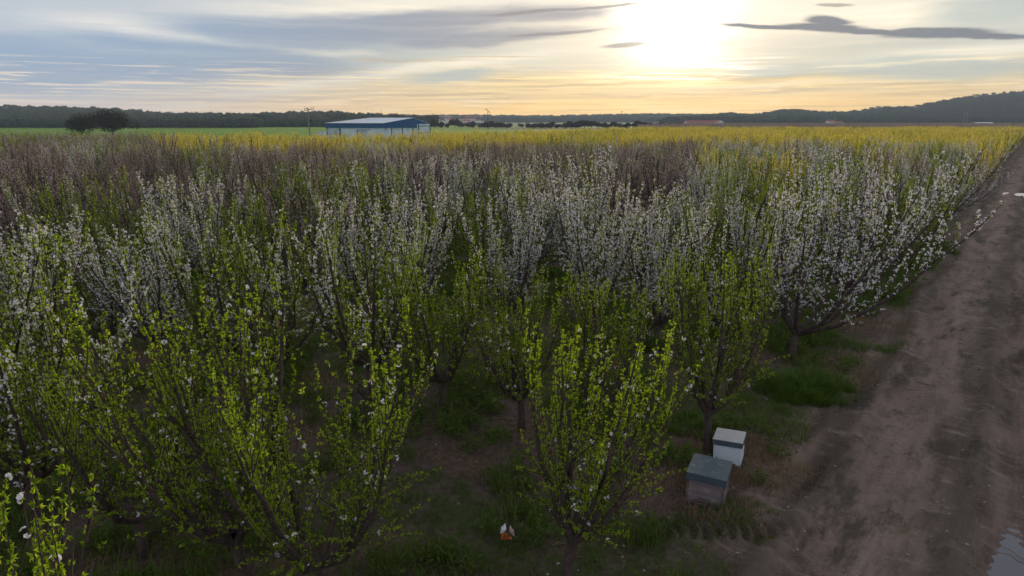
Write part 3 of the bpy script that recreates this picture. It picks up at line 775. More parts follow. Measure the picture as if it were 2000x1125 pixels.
def beehive(x, y, rz, wx, wy, hh, label, wood, top, rim, lid_h, tilt):
    z = float(ground_h(np.array([x]), np.array([y]))[0])
    root = bpy.data.objects.new('beehive', None); COL.objects.link(root); root.location = (x, y, z + .01); root.rotation_euler = (tilt[0], tilt[1], rz)
    tag(root, label, 'beehive', 'beehives under the tree at the road edge')
    hx, hy = wx / 2, wy / 2
    m = MB(); m.box(-hx - .005, hx + .005, -hy - .035, hy + .005, 0, .035); m.box(-hx + .02, -hx + .07, -hy - .03, hy, -.05, 0); m.box(hx - .07, hx - .02, -hy - .03, hy, -.05, 0)
    m.build('floorboard', M['hivefoot'], root, bevel=.003)
    m = MB(); th = .022; z0, z1 = .037, hh - lid_h * .55
    m.box(-hx, hx, -hy, -hy + th, z0, z1); m.box(-hx, hx, hy - th, hy, z0, z1); m.box(-hx + .001, -hx + th, -hy + th, hy - th, z0, z1); m.box(hx - th, hx - .001, -hy + th, hy - th, z0, z1)
    m.box(-hx + th, hx - th, -hy + th, hy - th, z1 - .02, z1 - .004)
    bo = m.build('hive_body', wood, root, bevel=.003)
    m = MB(); m.box(-.08, .08, -hy - .012, -hy - .001, .08, .10); m.box(-.13, .13, -hy - .024, -hy - .001, .05, .062)
    m.build('entrance_strip', M['hivefoot'], bo)
    m = MB()
    for zz in (z0 + (z1 - z0) * .36, z0 + (z1 - z0) * .72): m.box(-hx - .003, hx + .003, -hy - .003, -hy - .0005, zz, zz + .006); m.box(hx + .0005, hx + .003, -hy, hy, zz, zz + .006)
    for sx_ in (-hx - .004, hx - .030): m.box(sx_, sx_ + .034, -hy - .005, -hy - .0035, z0 + .01, z1 - .02)
    m.build('board_joints', M['hivefoot'] if wx > .45 else M['hivewhite'], bo)
    m = MB(); m.box(hx + .0035, hx + .020, -.05, .05, hh * .56, hh * .56 + .02); m.build('hand_grip', wood, bo)
    m = MB(); ov = .018
    a0_, b0_ = hh - lid_h, hh
    m.box(-hx - ov, hx + ov, -hy - ov, -hy - ov + .006, a0_, b0_); m.box(-hx - ov, hx + ov, hy + ov - .006, hy + ov, a0_, b0_)
    m.box(-hx - ov, -hx - ov + .006, -hy - ov + .006, hy + ov - .006, a0_, b0_); m.box(hx + ov - .006, hx + ov, -hy - ov + .006, hy + ov - .006, a0_, b0_)
    li = m.build('lid', rim, root, bevel=.0015)
    m = MB(); m.box(-hx - ov - .003, hx + ov + .003, -hy - ov - .003, hy + ov + .003, b0_ + .0005, b0_ + .007); m.build('top_sheet', top, li, bevel=.002)
    return root
beehive(2.76, 8.82, R(-25), .50, .54, .45, 'grey-lidded faded wooden beehive, nearer and larger of the two', M['hivewood'], M['zinc'], M['zincrim'], .105, (R(1.5), R(2)))
beehive(3.37, 9.82, R(-25), .40, .40, .42, 'white beehive with pale top sheet standing against the trunk', M['hivewhite'], M['zinc2'], M['zincrim'], .085, (0, R(-1.5)))

# litter caught under the trees at the bottom
M['litw'] = simple('white_plastic', (.75, .74, .74), .5, .1); M['lito'] = simple('orange_plastic', (.65, .16, .04), .5, .1); M['litp'] = simple('pinkish_plastic', (.68, .50, .47), .5, .1)
x_, y_ = gp(990, 1062)
root = bpy.data.objects.new('litter_packet', None); COL.objects.link(root); root.location = (x_, y_, .06); root.scale = (1.25,) * 3
tag(root, 'crumpled white and orange plastic packet lying among the near trees', 'litter')
def scrap(name, m, cx_, cz, wx, hz, tw, seed):
    rng = np.random.default_rng(seed); V = []
    for a in range(4):
        for b in range(5): V.append((cx_ + (a / 3 - .5) * wx * (1 - .3 * (b / 4)), rng.normal() * .012 + tw * (a - 1.5) * .02, cz + b / 4 * hz + rng.normal() * .004))
    F = [(a * 5 + b, a * 5 + b + 1, (a + 1) * 5 + b + 1, (a + 1) * 5 + b) for a in range(3) for b in range(4)]
    o_ = obj(name, mesh(name, np.array(V), [(np.array(F), 0)], [m]), root); so_ = o_.modifiers.new('thickness', 'SOLIDIFY'); so_.thickness = .002
scrap('white_flap', M['litw'], -.035, .08, .06, .085, 1, 1); scrap('pink_flap', M['litp'], .05, .05, .055, .09, -1, 2); scrap('orange_pouch', M['lito'], -.01, 0, .12, .07, .5, 3)

# ------------------------------------------------------------------ far placement: forward distance Y, photo x -> world
def fx(px, Y): return (px - 1000) / 1389 * Y
def fz(py, Y): return H + (234 - py) / 1430 * Y

# barn
M['navy'] = simple('navy_cladding', (.008, .085, .23), .5, .12, 1.5, spec=.4)
M['barnwhite'] = simple('white_render', (.66, .72, .79), .8, .12, .6)
M['barnroof'] = simple('grey_roof_sheet', (.78, .83, .86), .4, .06, .5, metal=.0, spec=.5)
M['barnroof2'] = simple('pale_roof_sheet', (.78, .76, .76), .35, .05, .5, spec=.6)
M['steel'] = simple('dark_steel', (.06, .08, .10), .6, .2, 2)
M['shade'] = simple('shaded_inside_tone', (.44, .49, .54), .9, .3, .8)  # shade inside the open bays, given as the colour of flat panels
YB = 200.0
A_ = np.array([fx(749, YB), YB]); th = R(14)
uL = np.array([-math.cos(th), math.sin(th)]); LL = (757 - 638) / 1389 * YB * 1.06
uR = np.array([math.sin(R(38)), math.cos(R(38))]); uR = np.array([math.cos(R(50)), math.sin(R(50))])
LR = 17.0
Cc = A_ + uL * LL; Bc = A_ + uR * LR; Dc = Bc + uL * LL
ze, zb_, zr = 4.3, 2.95, 5.75
barn = bpy.data.objects.new('barn', None); COL.objects.link(barn); barn.location = (A_[0], A_[1], 0)
tag(barn, 'long navy blue and white barn with a low pale metal roof', 'barn')
def L2(p, z): return (p[0] - A_[0], p[1] - A_[1], z)
nrm = (uL + uR); nrm /= np.linalg.norm(nrm)
m = MB()
ins = .25
a2, b2_, c2, d2 = A_ + (uL + uR) * ins, Bc + (uL - uR) * ins, Cc + (uR - uL) * ins, Dc - (uL + uR) * ins
m.prism([tuple(p - A_) for p in (a2, b2_, d2, c2)], 0, zb_ + .05)
wl = m.build('wall', M['barnwhite'], barn)
m = MB()
rp = A_ + uR * LR * .66; rq = rp + uL * LL * .76     # ridge ends
ga = [L2(A_, zb_), L2(Bc, zb_), L2(Bc, ze), L2(rp, zr), L2(A_, ze)]
gb = [L2(p, z) for p, z in ((A_ + uL * .12, zb_), (Bc + uL * .12, zb_), (Bc + uL * .12, ze), (rp + uL * .12, zr), (A_ + uL * .12, ze))]
m.addv(ga + gb, [(i_, (i_ + 1) % 5, 5 + (i_ + 1) % 5, 5 + i_) for i_ in range(5)], [(0, 1, 2), (0, 2, 3), (0, 3, 4), (5, 7, 6), (5, 8, 7), (5, 9, 8)])
m.slab([L2(Cc, zb_), L2(A_ + uL * .13, zb_), L2(A_ + uL * .13, ze), L2(Cc, ze)], .12)
m.slab([L2(Bc + uL * .13, zb_), L2(Dc, zb_), L2(Dc, ze), L2(Bc + uL * .13, ze)], .12)
m.slab([L2(Dc - uR * .13, zb_), L2(Cc + uR * .13, zb_), L2(Cc + uR * .13, ze), L2(Dc - uR * .13, ze)], .12)
m.build('upper_cladding', M['navy'], barn)
def roofpt(u, v):   # u along uL 0..1, v across 0..1 to ridge
    lo = A_ + uL * LL * u; hi = rp + (rq - rp) * u
    p = lo + (hi - lo) * v; return L2(p, ze + .04 + (zr - ze) * v)
ro = MB()
def ro_panel(mb, u0, u1, lift=0.0):
    P = [roofpt(u1, -.015), roofpt(u0, -.015), roofpt(u0, 1), roofpt(u1, 1)]
    mb.slab([(a, b, c_ + lift) for a, b, c_ in P], .05)
ro_panel(ro, -.005, 1.0)
ro.slab([L2(Bc, ze + .04), L2(Dc, ze + .04), L2(rq, zr + .04), L2(rp, zr + .04)], .05)
ro.addv([L2(Cc, ze + .03), L2(Dc, ze + .03), L2(rq, zr + .03)], [], [(0, 2, 1)])
rf = ro.build('roof', M['barnroof'], barn)
for (u0, u1) in ((.985, .86), (.845, .66), (.60, .52)):
    mp = MB(); ro_panel(mp, u1, u0, .012); mp.build('skylight_sheet', M['barnroof2'], rf)
m = MB()
for u in np.linspace(.02, .98, 14):
    P = [roofpt(u + .0015, 0), roofpt(u - .0015, 0), roofpt(u - .0015, 1), roofpt(u + .0015, 1)]
    m.slab([(a, b, c_ + .05) for a, b, c_ in P], .03)
m.build('roof_ribs', M['barnroof'], rf)
def panel(nm, face, u0, u1, z0, z1, mt, out=.05, th_=.08, parent=barn):
    """flat fitting on a barn face; face 'L' (long side) or 'R' (gable)"""
    uu, Ln, nn = (uL, LL, -uR) if face == 'L' else (uR, LR, -uL)
    off = -ins * .0
    a = A_ + uu * Ln * u0 + nn * (out - ins + .0); b = A_ + uu * Ln * u1 + nn * (out - ins)
    mm = MB(); mm.prism([tuple(p - A_) for p in (a, b, b - nn * th_, a - nn * th_)], z0, z1)
    return mm.build(nm, mt, parent)
for u in (.985, .76, .755): panel('corner_post', 'L', u - .006, u + .006, 0, zb_, M['steel'], .08)
sr = panel('store_opening', 'L', .77, .97, .1, zb_ - .25, M['shade'], .03)
for z in (.7, 1.4, 2.1): panel('shelf', 'L', .775, .965, z, z + .09, M['barnwhite'], .09, .05, sr)
sr = panel('side_store', 'L', .66, .745, .1, 1.5, M['shade'], .03)
for z in (.5, 1.05): panel('shelf', 'L', .665, .742, z, z + .08, M['barnwhite'], .09, .05, sr)
dr = panel('sliding_door', 'L', .30, .46, 0, 2.35, simple('door_sheet', (.42, .50, .58), .6), .06, .06)
panel('door_rail', 'L', .24, .47, 2.36, 2.48, M['steel'], .10, .08, dr); panel('door_frame', 'L', .455, .465, 0, 2.35, M['steel'], .10, .05, dr); panel('door_gap', 'L', .375, .380, 0, 2.34, M['steel'], .075, .02, dr)
for u in (.18, .42, .66): panel('wall_post', 'R', u - .008, u + .008, 0, zb_, M['steel'], .07)
for u in (.05, .30, .54): panel('wall_lamp', 'R', u - .012, u + .012, 2.45, 2.62, M['steel'], .18, .14)
an = panel('annex', 'R', .74, 1.02, 0, 4.0, M['barnwhite'], .7, .7)
panel('annex_frame', 'R', .735, .752, 0, 4.0, M['steel'], .76, .08, an); panel('annex_frame', 'R', 1.008, 1.025, 0, 4.05, M['steel'], .76, .08, an)
panel('annex_beam', 'R', .752, 1.008, 1.35, 1.55, M['steel'], .75, .06, an); panel('annex_vent', 'R', .77, .99, 3.3, 3.5, M['steel'], .73, .05, an)
# lean-to at the barn's far end
lt = bpy.data.objects.new('shed', None); COL.objects.link(lt); YS = 208.5
lt.location = (fx(627.5, YS), YS, 0); tag(lt, 'small low white lean-to shed left of the barn', 'shed')
m = MB(); hw = (641 - 614) / 2 / 1389 * YS
m.addv([(-hw, 0, 0), (hw, 0, 0), (hw, 3, 0), (-hw, 3, 0), (-hw, 0, 1.55), (hw, 0, 2.35), (hw, 3, 2.35), (-hw, 3, 1.55)], [(0, 1, 5, 4), (1, 2, 6, 5), (2, 3, 7, 6), (3, 0, 4, 7), (3, 2, 1, 0)])
m.build('wall', M['barnwhite'], lt)
m = MB(); m.slab([(-hw - .1, -.15, 1.60), (hw, -.15, 2.42), (hw, 3.1, 2.42), (-hw - .1, 3.1, 1.60)], .05); m.build('roof', M['barnroof2'], lt)
m = MB()
for q in range(5): m.box(-hw + .3 + q * .55, -hw + .34 + q * .55, -.02, .0, 0, 1.5)
m.build('wall_seams', M['shade'], lt)

# poles
M['conc'] = simple('pole_concrete', (.26, .25, .24), .9, .15, 2); M['dwood'] = simple('dark_pole', (.07, .06, .055), .9, .2, 2)
def pole(px, ytop, Y, r0, label, style, mt='conc'):
    h_ = fz(ytop, Y); root = bpy.data.objects.new('utility_pole', None); COL.objects.link(root)
    root.location = (fx(px, Y), Y, 0); tag(root, label, 'utility pole')
    m = MB(); m.bar((0, 0, 0), (0, 0, h_), r0, r0 * .6); m.build('shaft', M[mt], root)
    if style == 'cross':
        m = MB(); z = h_ - .25
        m.bar((-.9, -.3, z - .35), (1.5, .5, z + .1), .07); m.bar((-.9, .3, z + .4), (.6, -.3, z - .2), .06)
        c_ = m.build('crossarm', M['dwood'], root)
        m = MB()
        for qx, qz in ((-.85, -.1), (-.2, .1), (.8, .25), (1.4, .35)): m.bar((qx, 0, z + qz - .1), (qx, 0, z + qz + .3), .05, .08)
        m.build('insulators', M['dwood'], c_)
        m = MB(); m.bar((.1, -.1, h_ - 1.9), (.75, -.1, h_ - 1.9), .05); m.build('step_bracket', M['dwood'], root)
        if px < 700:
            m = MB(); m.bar((.65, -.2, h_ * .56), (.65, -.2, h_ * .56 + .75), .28); m.bar((.1, 0, h_ * .56 + .5), (.6, -.2, h_ * .56 + .5), .06); m.build('transformer', M['dwood'], root)
    elif style == 'lamps':
        for sx_, dz in ((-.9, -.1), (.8, -.9)):
            m = MB(); m.bar((0, 0, h_ - .1 + dz * .5), (sx_ * .5, 0, h_ + dz + .15), .05); m.bar((sx_ * .5, 0, h_ + dz + .15), (sx_, 0, h_ + dz - .15), .12, .07)
            m.build('arm', M['dwood'], root)
    elif style == 'tee':
        m = MB(); m.bar((-.5, 0, h_ - .4), (.5, 0, h_ - .4), .06); m.build('crossarm', M['dwood'], root)
pole(603, 211.5, 185, .20, 'pale concrete utility pole with tangled crossarms left of the barn', 'cross')
pole(953, 213.5, 230, .13, 'slim pole with two bent arms on top right of the barn', 'lamps', 'dwood')
pole(1012, 227.5, 480, .14, 'thin low pole between two clumps of dark trees', 'tee', 'dwood')
pole(1214, 216.5, 300, .14, 'tall plain thin pole in front of the long dark tree clump', 'tee', 'conc')
pole(1379, 218, 700, .22, 'thin mast rising behind the red-roofed farm building', 'none', 'conc')
for k, (px, yt, Y, lb) in enumerate(((725, 216, 1500, 'leftmost'), (742, 212, 1500, 'tallest'), (683, 213, 1500, 'faint lonely'))): pass
pr = bpy.data.objects.new('power_pylon', None); COL.objects.link(pr); pr.location = (fx(1885, 560), 560, 0); tag(pr, 'twin-legged power pylon standing before the wooded right-hand hill', 'pylon')
hp = fz(217, 560)
for sx_ in (-1.3, 1.3): m = MB(); m.bar((sx_, 0, 0), (sx_, 0, hp), .22, .14); m.build('leg', M['conc'], pr)
m = MB(); m.bar((-2.6, 0, hp - .8), (2.6, 0, hp - .8), .13); m.build('crossarm', M['conc'], pr)
for px, yt, lb in ((728, 213, 'hair-thin radio mast on the wooded skyline, left of a close pair'), (745, 212, 'hair-thin radio mast on the wooded skyline above the barn roof')):
    Y = 1050; ms_ = MB(); ms_.bar((0, 0, 0), (0, 0, fz(yt, Y) - 8), .28, .18); o = ms_.build('radio_mast', M['conc'], loc=(fx(px, Y), Y, 8)); tag(o, lb, 'mast')

# ------------------------------------------------------------------ hills with woods
def lumpy_tree(seed, hh, rx, nleaf, lsz, trunk=True, flat=1.0, zc=.62, nblob=9):
    rng = np.random.default_rng(seed)
    cs = rng.normal(size=(nblob, 3)) * [rx * .45, rx * .45, hh * .13 * flat] + [0, 0, hh * zc]
    rs = rx * (.35 + .3 * rng.random(nblob))
    b = rng.integers(0, nblob, nleaf); D = rng.normal(size=(nleaf, 3)); D /= np.linalg.norm(D, axis=1)[:, None]
    rr = rs[b] * (.55 + .45 * rng.random(nleaf) ** .4) * (1 + .25 * rng.normal(size=nleaf) * .5)
    P = cs[b] + D * rr[:, None] * [1, 1, .8 * flat]
    P[:, 2] = np.maximum(P[:, 2], hh * .06)
    V, F = leaves(rng, P, rng.normal(size=(nleaf, 3)), lsz * (.6 + .8 * rng.random(nleaf)), lsz * .7 * (.6 + .8 * rng.random(nleaf)))
    wd_ = []
    if trunk:
        wd_.append(tube(np.array([(0, 0, -.2), (.1, 0, hh * .2), (0, .1, hh * .42)]), np.array([.06, .045, .035]) * hh * .6, 7))
        for c_ in cs: wd_.append(tube(np.array([(0, .05, hh * .3), (c_ * .5 + np.array([0, 0, hh * .2])), c_]), np.array([.022, .015, .006]) * hh * .8, 5))
    return (cat(wd_) if wd_ else None), (V, F)
WC = bpy.data.collections.new('wood_tree_kinds')
for v in range(6):
    W_, (V, F) = lumpy_tree(200 + v, 7.0, 3.4, 420, .95, trunk=(v >= 3), flat=.8 if v < 3 else .45, zc=.45 if v < 3 else .8, nblob=8)
    parts = [(F, 0)]; VV = [V]
    if W_: parts.append((W_[1] + len(V), 1)); VV.append(W_[0])
    WC.objects.link(bpy.data.objects.new('wood_%d' % v, mesh('wood_tree', np.concatenate(VV), parts, [M['wood'], M['bark']])))
M['hill'] = simple('hill_ground', (.045, .055, .032), .95, .35, .02)
def hill(skyl, Y0, Y1, x0, x1, treeh, dens, seed, label, wlabel, kinds, slack=1.0):
    xs = np.array([p[0] for p in skyl], float); ys = np.array([p[1] for p in skyl], float)
    pxs = np.arange(x0, x1, 6.0); Ys = np.linspace(Y0, Y1 * 1.35, 42)
    PX, YY = np.meshgrid(pxs, Ys)
    def zf(PX, YY):
        sk = np.interp(PX, xs, ys); top = H + (234 - sk) / 1430 * Y1 - treeh
        u = np.clip((YY - Y0) / (Y1 - Y0), 0, 1); back = np.clip((YY - Y1) / (Y1 * .35), 0, 1)
        n_ = vnoise(PX / 60, YY / 120, seed) * .22 + vnoise(PX / 25, YY / 60, seed + 1) * .1
        return np.maximum(top, .3) * (sstep(0, 1, u) ** slack * (1 - .6 * back ** 2)) * (1 + n_ * (1 - u) * 1.2) - .3
    Z = zf(PX, YY); X = (PX - 1000) / 1389 * YY
    nx, ny = len(pxs), len(Ys)
    i_ = np.arange(ny - 1)[:, None] * nx; j_ = np.arange(nx - 1)[None, :]
    F = np.stack([i_ + j_, i_ + j_ + 1, i_ + nx + j_ + 1, i_ + nx + j_], -1).reshape(-1, 4)
    tag(obj('hills', mesh('hills', np.stack([X, YY, Z], -1).reshape(-1, 3), [(F, 0)], [M['hill']], True)), label, 'hills', kind='structure')
    r2 = np.random.default_rng(seed)
    n_ = dens; px = x0 + (x1 - x0) * r2.random(n_); YY = Y0 + (Y1 * 1.04 - Y0) * r2.random(n_)
    z = zf(px, YY)
    kp = (np.interp(px, xs, ys) < 231.5) | (YY < Y0 * 1.1)
    kp &= (vnoise(px / 22, YY / 50, seed + 3) + .5 > .20)
    px, YY, z = px[kp], YY[kp], z[kp]
    X = (px - 1000) / 1389 * YY; m_ = len(X)
    o_ = scatter('woods', np.stack([X, YY, z], 1), r2.random(m_) * 6.28, (treeh / 7.0) * (.5 + .85 * r2.random(m_) ** 1.5), r2.choice(kinds, m_), WC)
    tag(o_, wlabel, 'woods', kind='stuff')
    return zf
z1 = hill([(-500, 203), (-100, 206), (0, 208), (100, 209), (180, 211), (270, 215.5), (300, 221), (400, 223), (500, 222), (600, 220), (640, 219.5), (680, 220), (700, 223), (760, 225.5), (820, 228), (900, 231), (1000, 233)], 540, 1000, -480, 850, 7, 15000, 301,
     'low wooded ridge behind the green field', 'dark evergreen woods on the low ridge behind the green field', [0, 1, 2, 0, 1, 2, 3])
z2 = hill([(560, 230), (640, 226.5), (830, 226), (900, 225), (1000, 225.5), (1020, 227), (1100, 226), (1200, 224), (1280, 223), (1340, 223.5), (1420, 225), (1520, 226), (1700, 228)], 1350, 1980, 560, 1700, 8, 15000, 311,
     'long pale blue ridge under the sunset', 'hazy woods covering the distant ridge under the sunset', [0, 1, 2, 3, 4], 1.0)
z3 = hill([(1290, 233), (1340, 229), (1400, 224), (1425, 221), (1450, 224), (1480, 224), (1530, 215.5), (1560, 215), (1600, 219), (1650, 220), (1700, 213), (1720, 210), (1780, 210), (1820, 201), (1880, 191), (1930, 185.5), (2000, 181), (2100, 174), (2500, 170)], 800, 1350, 1290, 2480, 7, 20000, 321,
     'wooded hill rising toward the right edge', 'grey-green woods on the hill rising at the right', [0, 1, 2, 0, 1, 2, 3, 4, 5])
# belt of trees along the foot of the left ridge
r2 = np.random.default_rng(77); n_ = 2600
px = -480 + 1400 * r2.random(n_); YY = 470 + 80 * r2.random(n_) + np.where(px > 500, 60, 0)
kp = (px < 655); px, YY = px[kp], YY[kp]; n_ = len(px)
o = scatter('treeline', np.stack([(px - 1000) / 1389 * YY, YY, np.zeros(n_)], 1), r2.random(n_) * 6.28, .75 + .5 * r2.random(n_), r2.choice([0, 1, 2], n_), WC)
tag(o, 'dense dark treeline along the back of the green field', 'treeline', kind='stuff')

# single trees: twin oaks at the left, umbrella pines on the ridge, clumps in the middle distance
def far_tree(name, label, cat_, group, loc, W_, Lv, lm, sc=(1, 1, 1)):
    root = bpy.data.objects.new(name, None); COL.objects.link(root); root.location = loc; root.scale = sc
    tag(root, label, cat_, group)
    if W_: obj('trunk', mesh('trunk', W_[0], [(W_[1], 0)], [M['bark']], True), root)
    obj('crown', mesh('crown', Lv[0], [(Lv[1], 0)], [M[lm]]), root)
    return root
def copy_tree(root, loc, rz, sc, label=None):
    r_ = root.copy(); COL.objects.link(r_); r_.location = loc; r_.rotation_euler = (0, 0, rz); r_.scale = sc
    if label: r_['label'] = label
    for ch in root.children:
        c_ = ch.copy(); c_.parent = r_; COL.objects.link(c_)
    return r_
W_, Lv = lumpy_tree(401, 7.2, 5.0, 5200, .36, nblob=20, zc=.54, flat=1.25); far_tree('oak_tree', 'dark rounded oak standing in the field, left of a close pair', 'tree', 'pair of dark oaks in the field', (fx(160, 234), 234, 0), W_, Lv, 'oak')
W_, Lv = lumpy_tree(402, 8.4, 4.8, 7000, .40, nblob=26, zc=.60, flat=.85); far_tree('oak_tree', 'dark oak with visible trunk, right and taller of a close pair', 'tree', 'pair of dark oaks in the field', (fx(217, 234), 234, -.5), W_, Lv, 'oak')
pro = None
rr_ = np.random.default_rng(9)
clumps = [(848, 233.5, 480, 1.2), (862, 236, 480, .9), (888, 231, 500, 1.25), (900, 238, 500, .8), (875, 239, 490, .8), (924, 234.5, 480, 1.2), (912, 240, 480, .7), (945, 236.5, 470, 1.1), (957, 234, 480, 1.2), (970, 237, 470, 1.1), (982, 237.5, 470, 1.1), (994, 239, 470, 1.0), (1018, 243, 470, .7),
          (1032, 240, 450, 1.0), (1044, 239.5, 455, 1.1), (1056, 238, 455, 1.1), (1068, 239, 450, 1.1), (1078, 236, 455, 1.0), (1088, 241, 450, .8), (1103, 238, 450, 1.1), (1115, 236, 455, 1.2), (1128, 234.5, 455, 1.3), (1142, 233.5, 455, 1.3), (1155, 235, 455, 1.2), (1168, 238, 450, 1.1), (1182, 238, 450, 1.1), (1196, 237, 455, 1.1),
          (1210, 239, 450, 1.1), (1226, 238, 450, 1.0), (1243, 235, 450, 1.2), (1256, 237.5, 450, 1.0), (1272, 239, 480, 1.0), (1290, 238.5, 480, 1.0), (1308, 238.5, 500, 1.0), (1325, 239, 520, .8)]
SOLO = {888: 'tall round dark tree in front of the white town', 924: 'round dark tree standing apart left of the armed pole', 957: 'highest domed tree just behind the armed pole', 1243: 'domed dark tree rising at the right part of the long clump'}
for k, (px, yt, Y, ws) in enumerate(clumps):
    where = 'clump beside the right end of the barn' if px < 880 else 'loose clump in front of the white town' if px < 930 else 'clump behind the pole with bent arms' if px < 1000 else 'low clump left of the gap in the tree line' if px < 1092 else 'long clump below the setting sun' if px < 1232 else 'clump trailing toward the red-roofed farmhouse'
    hh = max(3.0, fz(yt, Y)); lb = SOLO.get(px, f'dark rounded tree in the {where}')
    if pro is None or k < 4:
        W_, Lv = lumpy_tree(420 + k, 5.0, 2.7, 2600, .45, nblob=10, zc=.52, flat=1.0)
        root = far_tree('field_tree', lb, 'tree', 'dark trees in clumps beyond the orchard', (fx(px, Y), Y, 0), W_, Lv, 'oak', (ws, ws, hh / 5.4))
        pro = (pro or []) + [root]
    else:
        copy_tree(pro[int(rr_.integers(len(pro)))], (fx(px, Y), Y, 0), rr_.random() * 6.28, (ws, ws, hh / 5.4), lb)
pp = None
for k, (px, yt) in enumerate([(1424, 219.5), (1493, 218), (1530, 213), (1558, 213), (1586, 217), (1612, 218), (1700, 209), (1712, 206.5), (1722, 208.5), (1735, 208), (1758, 208), (1788, 204), (1803, 201), (1838, 194), (1862, 190), (1882, 187.5), (1900, 184), (1915, 183), (1932, 181), (1952, 178.5), (1968, 178), (1990, 177), (18, 203.5)]):
    Y = 1340 if px > 1000 else 900; z = fz(yt, Y) - 8.8
    lb = 'umbrella pine on the skyline, ' + ('low left shoulder of the hill' if px < 1620 else 'rising middle of the hill' if px < 1860 else 'high right end of the hill')
    if px == 18: lb = 'lone domed tree on the ridge skyline at the far left'
    if px == 1424: lb = 'umbrella pine at the low left end of the hill'
    if pp is None:
        W_, Lv = lumpy_tree(500, 9.0, 4.6, 1500, .9, nblob=9, zc=.82, flat=.35)
        pp = far_tree('umbrella_pine', lb, 'tree', 'umbrella pines on the skyline', (fx(px, Y), Y, z), W_, Lv, 'wood')
    else: copy_tree(pp, (fx(px, Y), Y, z), rr_.random() * 6.28, (.5 + .4 * rr_.random(),) * 2 + (.88 + .12 * rr_.random(),), lb)

# ------------------------------------------------------------------ far buildings
M['wwall'] = simple('white_wall', (.80, .80, .80), .9, .08, .3); M['rtile'] = simple('red_roof_tiles', (.34, .10, .065), .9, .2, 1); M['glass'] = simple('dark_window', (.05, .06, .07), .3, .1)
def house(name, label, cat_, group, loc, rz, w_, d_, h_, rh, roofm='rtile', wins=3):
    root = bpy.data.objects.new(name, None); COL.objects.link(root); root.location = loc; root.rotation_euler = (0, 0, rz); tag(root, label, cat_, group)
    m = MB(); m.box(-w_ / 2, w_ / 2, 0, d_, -4, h_)
    m.addv([(-w_ / 2, 0, h_), (-w_ / 2, d_, h_), (-w_ / 2, d_ / 2, h_ + rh), (w_ / 2, 0, h_), (w_ / 2, d_, h_), (w_ / 2, d_ / 2, h_ + rh)], [(0, 3, 4, 1)], [(0, 1, 2), (3, 5, 4)])
    wa = m.build('wall', M['wwall'], root)
    m = MB(); e = .3
    m.slab([(-w_ / 2 - e, -e, h_ - .05), (w_ / 2 + e, -e, h_ - .05), (w_ / 2 + e, d_ / 2, h_ + rh + .12), (-w_ / 2 - e, d_ / 2, h_ + rh + .12)], .15)
    m.slab([(w_ / 2 + e, d_ + e, h_ - .05), (-w_ / 2 - e, d_ + e, h_ - .05), (-w_ / 2 - e, d_ / 2 + .01, h_ + rh + .12), (w_ / 2 + e, d_ / 2 + .01, h_ + rh + .12)], .15)
    m.build('roof', M[roofm], root)
    for q in range(wins):
        x = -w_ / 2 + w_ * (q + .5) / wins
        m = MB(); m.box(x - .5, x + .5, -.04, .01, h_ * .4, h_ * .4 + 1.2); m.build('window', M['glass'], root)
    return root
Yf = 700
fh = house('farmhouse', 'long white farm building with red tiled roof behind the brown rows', 'farm building', None, (fx(1374, Yf), Yf, 0), R(4), (1407 - 1341) / 1389 * Yf, 9, 2.6, 1.9, wins=7)
tw = house('farmhouse', 'white gabled wing at the right end of the red-roofed farm building', 'farm building', None, (fx(1409, Yf), Yf - 2, 0), R(94), 9, 5.5, 3.2, 1.6, wins=2)
house('farmhouse', 'tiny low white house at the foot of the hill, left of two', 'house', None, (fx(1572, 880), 790, 0), 0, 12, 6, 2.4, .9)
house('farmhouse', 'tiny white house with a gable at the foot of the hill, right of two', 'house', None, (fx(1627, 790), 790, 0), R(12), 9, 7, 3.2, 1.4, wins=2)
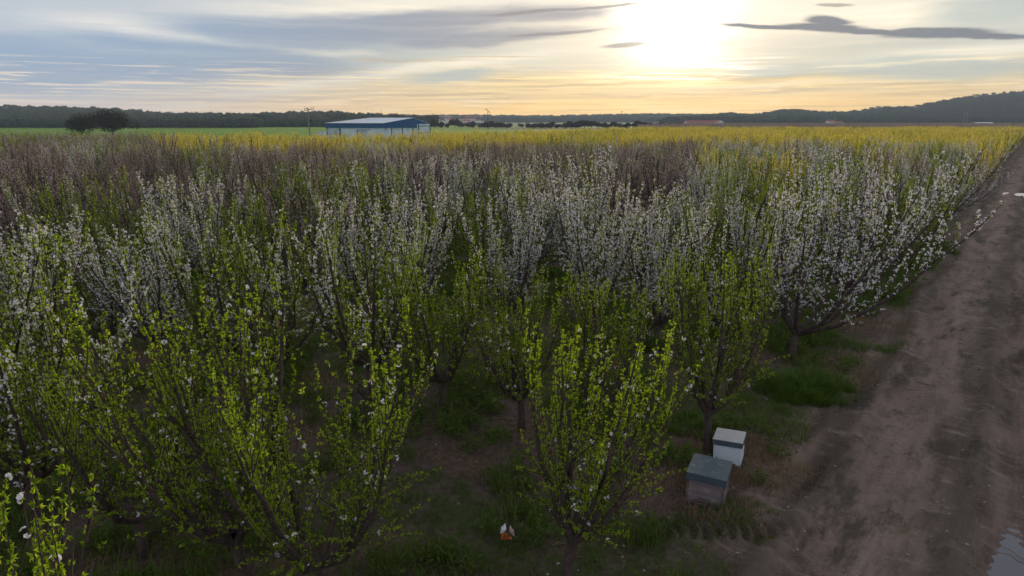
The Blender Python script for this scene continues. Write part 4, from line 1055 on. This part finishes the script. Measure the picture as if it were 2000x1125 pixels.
house('farmhouse', 'long low white shed far right at the hill foot by the pylon', 'shed', None, (fx(1926, 700), 700, 0), 0, 17, 6, 1.9, .8, 'barnroof')
hp_ = []
PH = lambda px, a, b: ('left' if px < a + (b - a) / 3 else 'middle' if px < a + 2 * (b - a) / 3 else 'right')
for k in range(78):
    if k < 56: px = 828 + 110 * rr_.random(); py = 229 + 12 * rr_.random() ** 1.3; Y = 1650 - (py - 229) * 52
    elif k < 70: px = 640 + 180 * rr_.random(); py = 222.5 + 5 * rr_.random(); Y = 1030 - (py - 222) * 30
    else: px = 1050 + 160 * rr_.random(); py = 230 + 4 * rr_.random(); Y = 1900
    z = fz(py, Y) - 4
    lb = 'tiny white house in the dense hillside town right of the barn' if k < 56 else ('tiny pale house among the trees above the barn roof' if k < 70 else 'tiny pale house low on the hazy distant ridge')
    gr = 'houses of the hillside town' if k < 56 else ('houses among trees above the barn' if k < 70 else 'houses on the distant ridge')
    if len(hp_) < 3:
        hp_.append(house('town_house', lb, 'house', gr, (fx(px, Y), Y, z), rr_.random() - .5, 9 + 3 * len(hp_), 8, 4.5 + 1.2 * len(hp_), 1.2, wins=3))
    else:
        r_ = copy_tree(hp_[int(rr_.integers(3))], (fx(px, Y), Y, z), rr_.random() * 1.2 - .6, (1 if k < 56 else .6,) * 3, lb); r_['group'] = gr
house('manor_house', 'white house on the left ridge skyline among trees', 'house', None, (fx(96, 960), 960, fz(212.5, 960) - 3), 0, 13, 8, 4.2, 1.4)

# ------------------------------------------------------------------ air: haze box round everything
HZ = True
if HZ:
    m = MB(); m.box(-2300, 2600, -60, 2750, -6, 105)
    hm = bpy.data.materials.new('haze_air'); hm.use_nodes = True; t = hm.node_tree; t.nodes.clear()
    pv = t.nodes.new('ShaderNodeVolumePrincipled'); pv.inputs['Color'].default_value = (.68, .82, 1.0, 1); pv.inputs['Density'].default_value = .00022; pv.inputs['Anisotropy'].default_value = .0
    oo = t.nodes.new('ShaderNodeOutputMaterial'); t.links.new(pv.outputs[0], oo.inputs['Volume'])
    tag(m.build('haze', hm), 'thin bluish evening haze over the far fields and hills', 'haze', kind='stuff')
